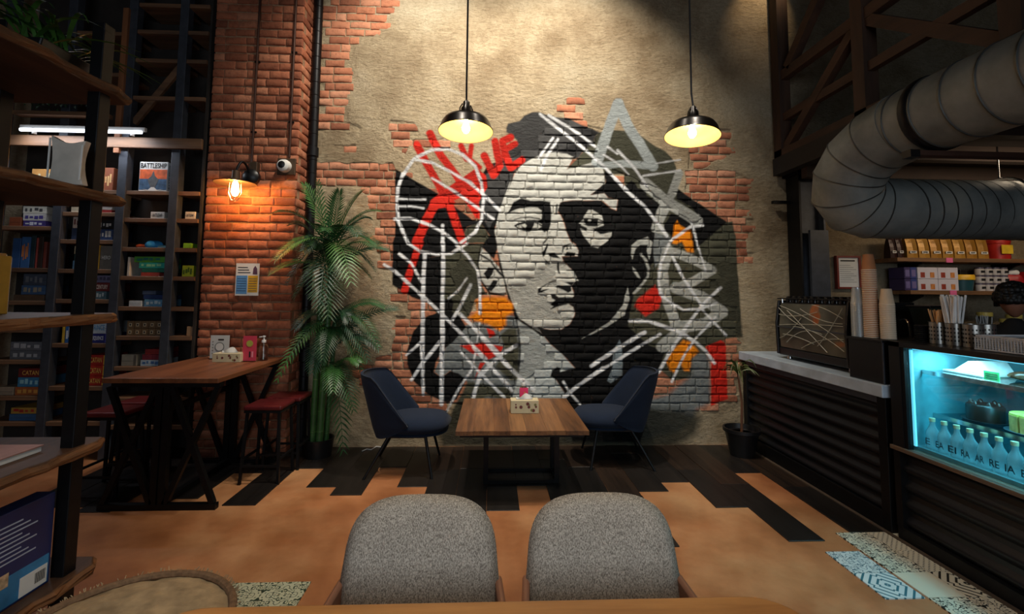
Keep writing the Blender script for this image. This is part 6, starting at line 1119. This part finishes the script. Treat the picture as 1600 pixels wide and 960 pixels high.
MB().tube([(pc_[0] + .333 * math.cos(a), pc_[1] + .333 * math.sin(a), .425) for a in np.linspace(0, 2 * PI, 61)[:-1]], .014, 8, closed=True).build('piping', JUT2, p, True); fr = MB()
for k in range(260):
    a = random.uniform(0, 2 * PI); r = .34; b_ = random.uniform(-.5, .5); c = (pc_[0] + r * math.cos(a), pc_[1] + r * math.sin(a), .43); L = random.uniform(.008, .022); e = (c[0] + L * math.cos(a + b_), c[1] + L * math.sin(a + b_), c[2] + random.uniform(-.004, .014)); fr.bar(c, e, .0022, .0022)
o = fr.build('fringe', JUTE, p); o['kind'] = 'stuff'

# ------------------------------------------------------------------ barista behind the display case
SKIN = plain('skin_brown', (150, 100, 78), .5, 0, .1, 10, .05); SHIRT = plain('black_shirt', (16, 16, 18), .85, 0, .2, 20, .2); HAIRB = plain('black_hair', (14, 12, 11), .55, 0, .3, 40, .3); hx, hy = 3.74, 3.16
p = thing('person', 'person with short black curly hair in black clothes, behind the display case', 'person', (hx, hy, 0), math.radians(-60))
def skin_body(name, pts_, edges, rad, mat, root=0, sub=2):
    me = bpy.data.meshes.new(name); me.from_pydata(pts_, edges, []); o = bpy.data.objects.new(name, me); COL.objects.link(o); o.parent = p; sk = o.modifiers.new('skin', 'SKIN'); sk.use_smooth_shade = True
    for i, r in enumerate(rad): me.skin_vertices[0].data[i].radius = r if hasattr(r, '__len__') else (r, r); me.skin_vertices[0].data[i].use_root = (i == root)
    s = o.modifiers.new('smooth', 'SUBSURF'); s.levels = s.render_levels = sub; me.materials.append(mat); return o
p.scale = (.955, .955, .955)
# local frame: the person faces +y
B = [(0, 0, .90), (0, -.005, 1.05), (0, 0, 1.20), (0, .0, 1.33), (0, .0, 1.40), (0, .01, 1.46), (.10, 0, .86), (.11, .02, .47), (.11, -.02, .08), (.11, .12, .04), (-.10, 0, .86), (-.11, .02, .47), (-.11, -.02, .08), (-.11, .12, .04), (.165, 0, 1.335), (.235, .02, 1.10), (.22, .20, .99), (-.165, 0, 1.335), (-.235, .02, 1.10), (-.22, .20, .99)]
E_ = [(0, 1), (1, 2), (2, 3), (3, 4), (4, 5), (0, 6), (6, 7), (7, 8), (8, 9), (0, 10), (10, 11), (11, 12), (12, 13), (3, 14), (14, 15), (15, 16), (3, 17), (17, 18), (18, 19)]
rd = [(.15, .11), (.13, .095), (.15, .105), (.13, .09), (.06, .058), (.052, .052), (.09, .09), (.06, .062), (.045, .045), (.04, .035), (.09, .09), (.06, .062), (.045, .045), (.04, .035), (.062, .062), (.045, .045), (.032, .03), (.062, .062), (.045, .045), (.032, .03)]
skin_body('body', B, E_, rd, SHIRT)
hd = MB(); V = []; n1, n2 = 20, 28
for i in range(n1 + 1):
    t = PI * i / n1
    for k in range(n2):
        a = 2 * PI * k / n2; sx, sy, sz = .074, .093, .118; x, y, z = sx * math.sin(t) * math.cos(a), sy * math.sin(t) * math.sin(a), sz * math.cos(t)
        if z < -.02: f_ = 1 - .32 * ((-z - .02) / .1) ** 1.3; x *= f_; y = y * (1 - .10 * ((-z - .02) / .1)) + .012 * ((-z - .02) / .1)
        if y > .05 and abs(x) < .022 and -.045 < z < .02: y += .022 * (1 - abs(x) / .022) * max(0, 1 - abs(z + .025) / .05)
        if y > .05 and .004 < z < .03 and .015 < abs(x) < .05: y -= .008
        if y > .05 and -.075 < z < -.055 and abs(x) < .03: y += .005
        V.append((x, y + .02, z + 1.575))
hd.add(V, [(i * n2 + k, (i + 1) * n2 + k, (i + 1) * n2 + (k + 1) % n2, i * n2 + (k + 1) % n2) for i in range(n1) for k in range(n2)]).build('head', SKIN, p, 'all', world=False)
for s in (-1, 1):
    MB().pillow([(.016 * math.cos(a), .03 * math.sin(a)) for a in np.linspace(0, 2 * PI, 17)[:-1]], .012, .002, 3, lambda u, v, w: (s * (.078 + .3 * abs(w)), .012 + u - .006, 1.57 + v)).build('ear', SKIN, p, 'all', world=False)
    MB().lathe([(0, -.011), (.008, -.008), (.011, 0), (.008, .008), (0, .011)], 12, (s * .031, .098, 1.592)).build('eye', PAPER, p, True, world=False); MB().bar((s * .016, .113, 1.612), (s * .048, .104, 1.613), .008, .006).build('eyebrow', HAIRB, p, world=False)
    sk = [(s * .22, .19, .99), (s * .205, .265, .975), (s * .20, .31, .97)]; ed = [(0, 1), (1, 2)]; rr = [.029, .034, .030]
    for f_, (dx, L) in enumerate(((-.028, .058), (-.010, .068), (.010, .064), (.028, .05))):
        k = len(sk); sk += [(s * .20 + dx * .9, .325, .968), (s * .20 + dx * 1.1, .33 + L * .55, .962), (s * .20 + dx * 1.15, .33 + L, .945)]; ed += [(2, k), (k, k + 1), (k + 1, k + 2)]; rr += [.0105, .009, .0075]
    k = len(sk); sk += [(s * .168, .275, .962), (s * .150, .31, .952), (s * .148, .335, .945)]; ed += [(1, k), (k, k + 1), (k + 1, k + 2)]; rr += [.013, .0105, .009]; skin_body('hand', sk, ed, rr, SKIN, 0, 1)
MB().bar((-.022, .112, 1.512), (.022, .112, 1.512), .006, .009).build('mouth', plain('lip', (120, 62, 56), .5), p, world=False)
hr = MB(); r = random.Random(4)
for k in range(210):
    t = math.acos(1 - 1.15 * r.random()); a = r.uniform(0, 2 * PI); d = (math.sin(t) * math.cos(a), math.sin(t) * math.sin(a), math.cos(t))
    if d[1] > .55 and d[2] < .55: continue
    c = (d[0] * .088, .004 + d[1] * .103, 1.595 + d[2] * .115); s_ = r.uniform(.018, .030); hr.add([(c[0] + s_ * math.sin(u) * math.cos(v), c[1] + s_ * math.sin(u) * math.sin(v), c[2] + s_ * math.cos(u)) for u in np.linspace(0, PI, 6) for v in np.linspace(0, 2 * PI, 9)[:-1]], [(i * 8 + j, (i + 1) * 8 + j, (i + 1) * 8 + (j + 1) % 8, i * 8 + (j + 1) % 8) for i in range(5) for j in range(8)])
hr.build('hair', HAIRB, p, 'all', world=False)

# ------------------------------------------------------------------ print, trim and fittings belong to the part they sit on
OWNER = {'text_line': ('sheet', 'box'), 'blue_column': ('sheet',), 'yellow_column': ('sheet',), 'figure_print': ('sheet',), 'title_line': ('sheet',), 'lid_seam': ('box',), 'cover_print': ('box',), 'end_print': ('box',), 'lower_print': ('box',), 'picture_print': ('box',), 'sky_print': ('box',),
         'sea_print': ('box',), 'ship_print': ('box',), 'wake_print': ('box',), 'lettering': ('box', 'bottle'), 'label_slot': ('label_holder',), 'label_mark': ('label_print',), 'nozzle': ('pump',), 'dip_tube': ('bottle',), 'emblem_ring': ('emblem',), 'print_bar': ('card',), 'print_mark': ('card',), 'cup_print': ('card', 'box'), 'lid_knob': ('lid',),
         'cap_rib': ('socket_cap',), 'floral_print': ('box',), 'slot': ('box',), 'perforation': ('pot',), 'art_line': ('back_panel',), 'eyebrow': ('head',), 'eye': ('head',), 'ear': ('head',), 'mouth': ('head',), 'barcode_line': ('barcode_panel',), 'corner_trim': ('body',), 'led_strip': ('top_frame',), 'ledge': ('cabinet',), 'door': ('cabinet',)}
KIDS = {}
for o in bpy.data.objects:
    if o.parent is not None: KIDS.setdefault(o.parent, []).append(o)
for root, ch in KIDS.items():
    if root.parent is not None or root.type != 'EMPTY': continue
    named = {}
    for c in ch: named.setdefault(c.name.split('.')[0], []).append(c)
    for k, owners in OWNER.items():
        for c in named.get(k, []):
            for w in owners:
                if len(named.get(w, [])) == 1 and tuple(named[w][0].location) == (0.0, 0.0, 0.0): c.parent = named[w][0]; break
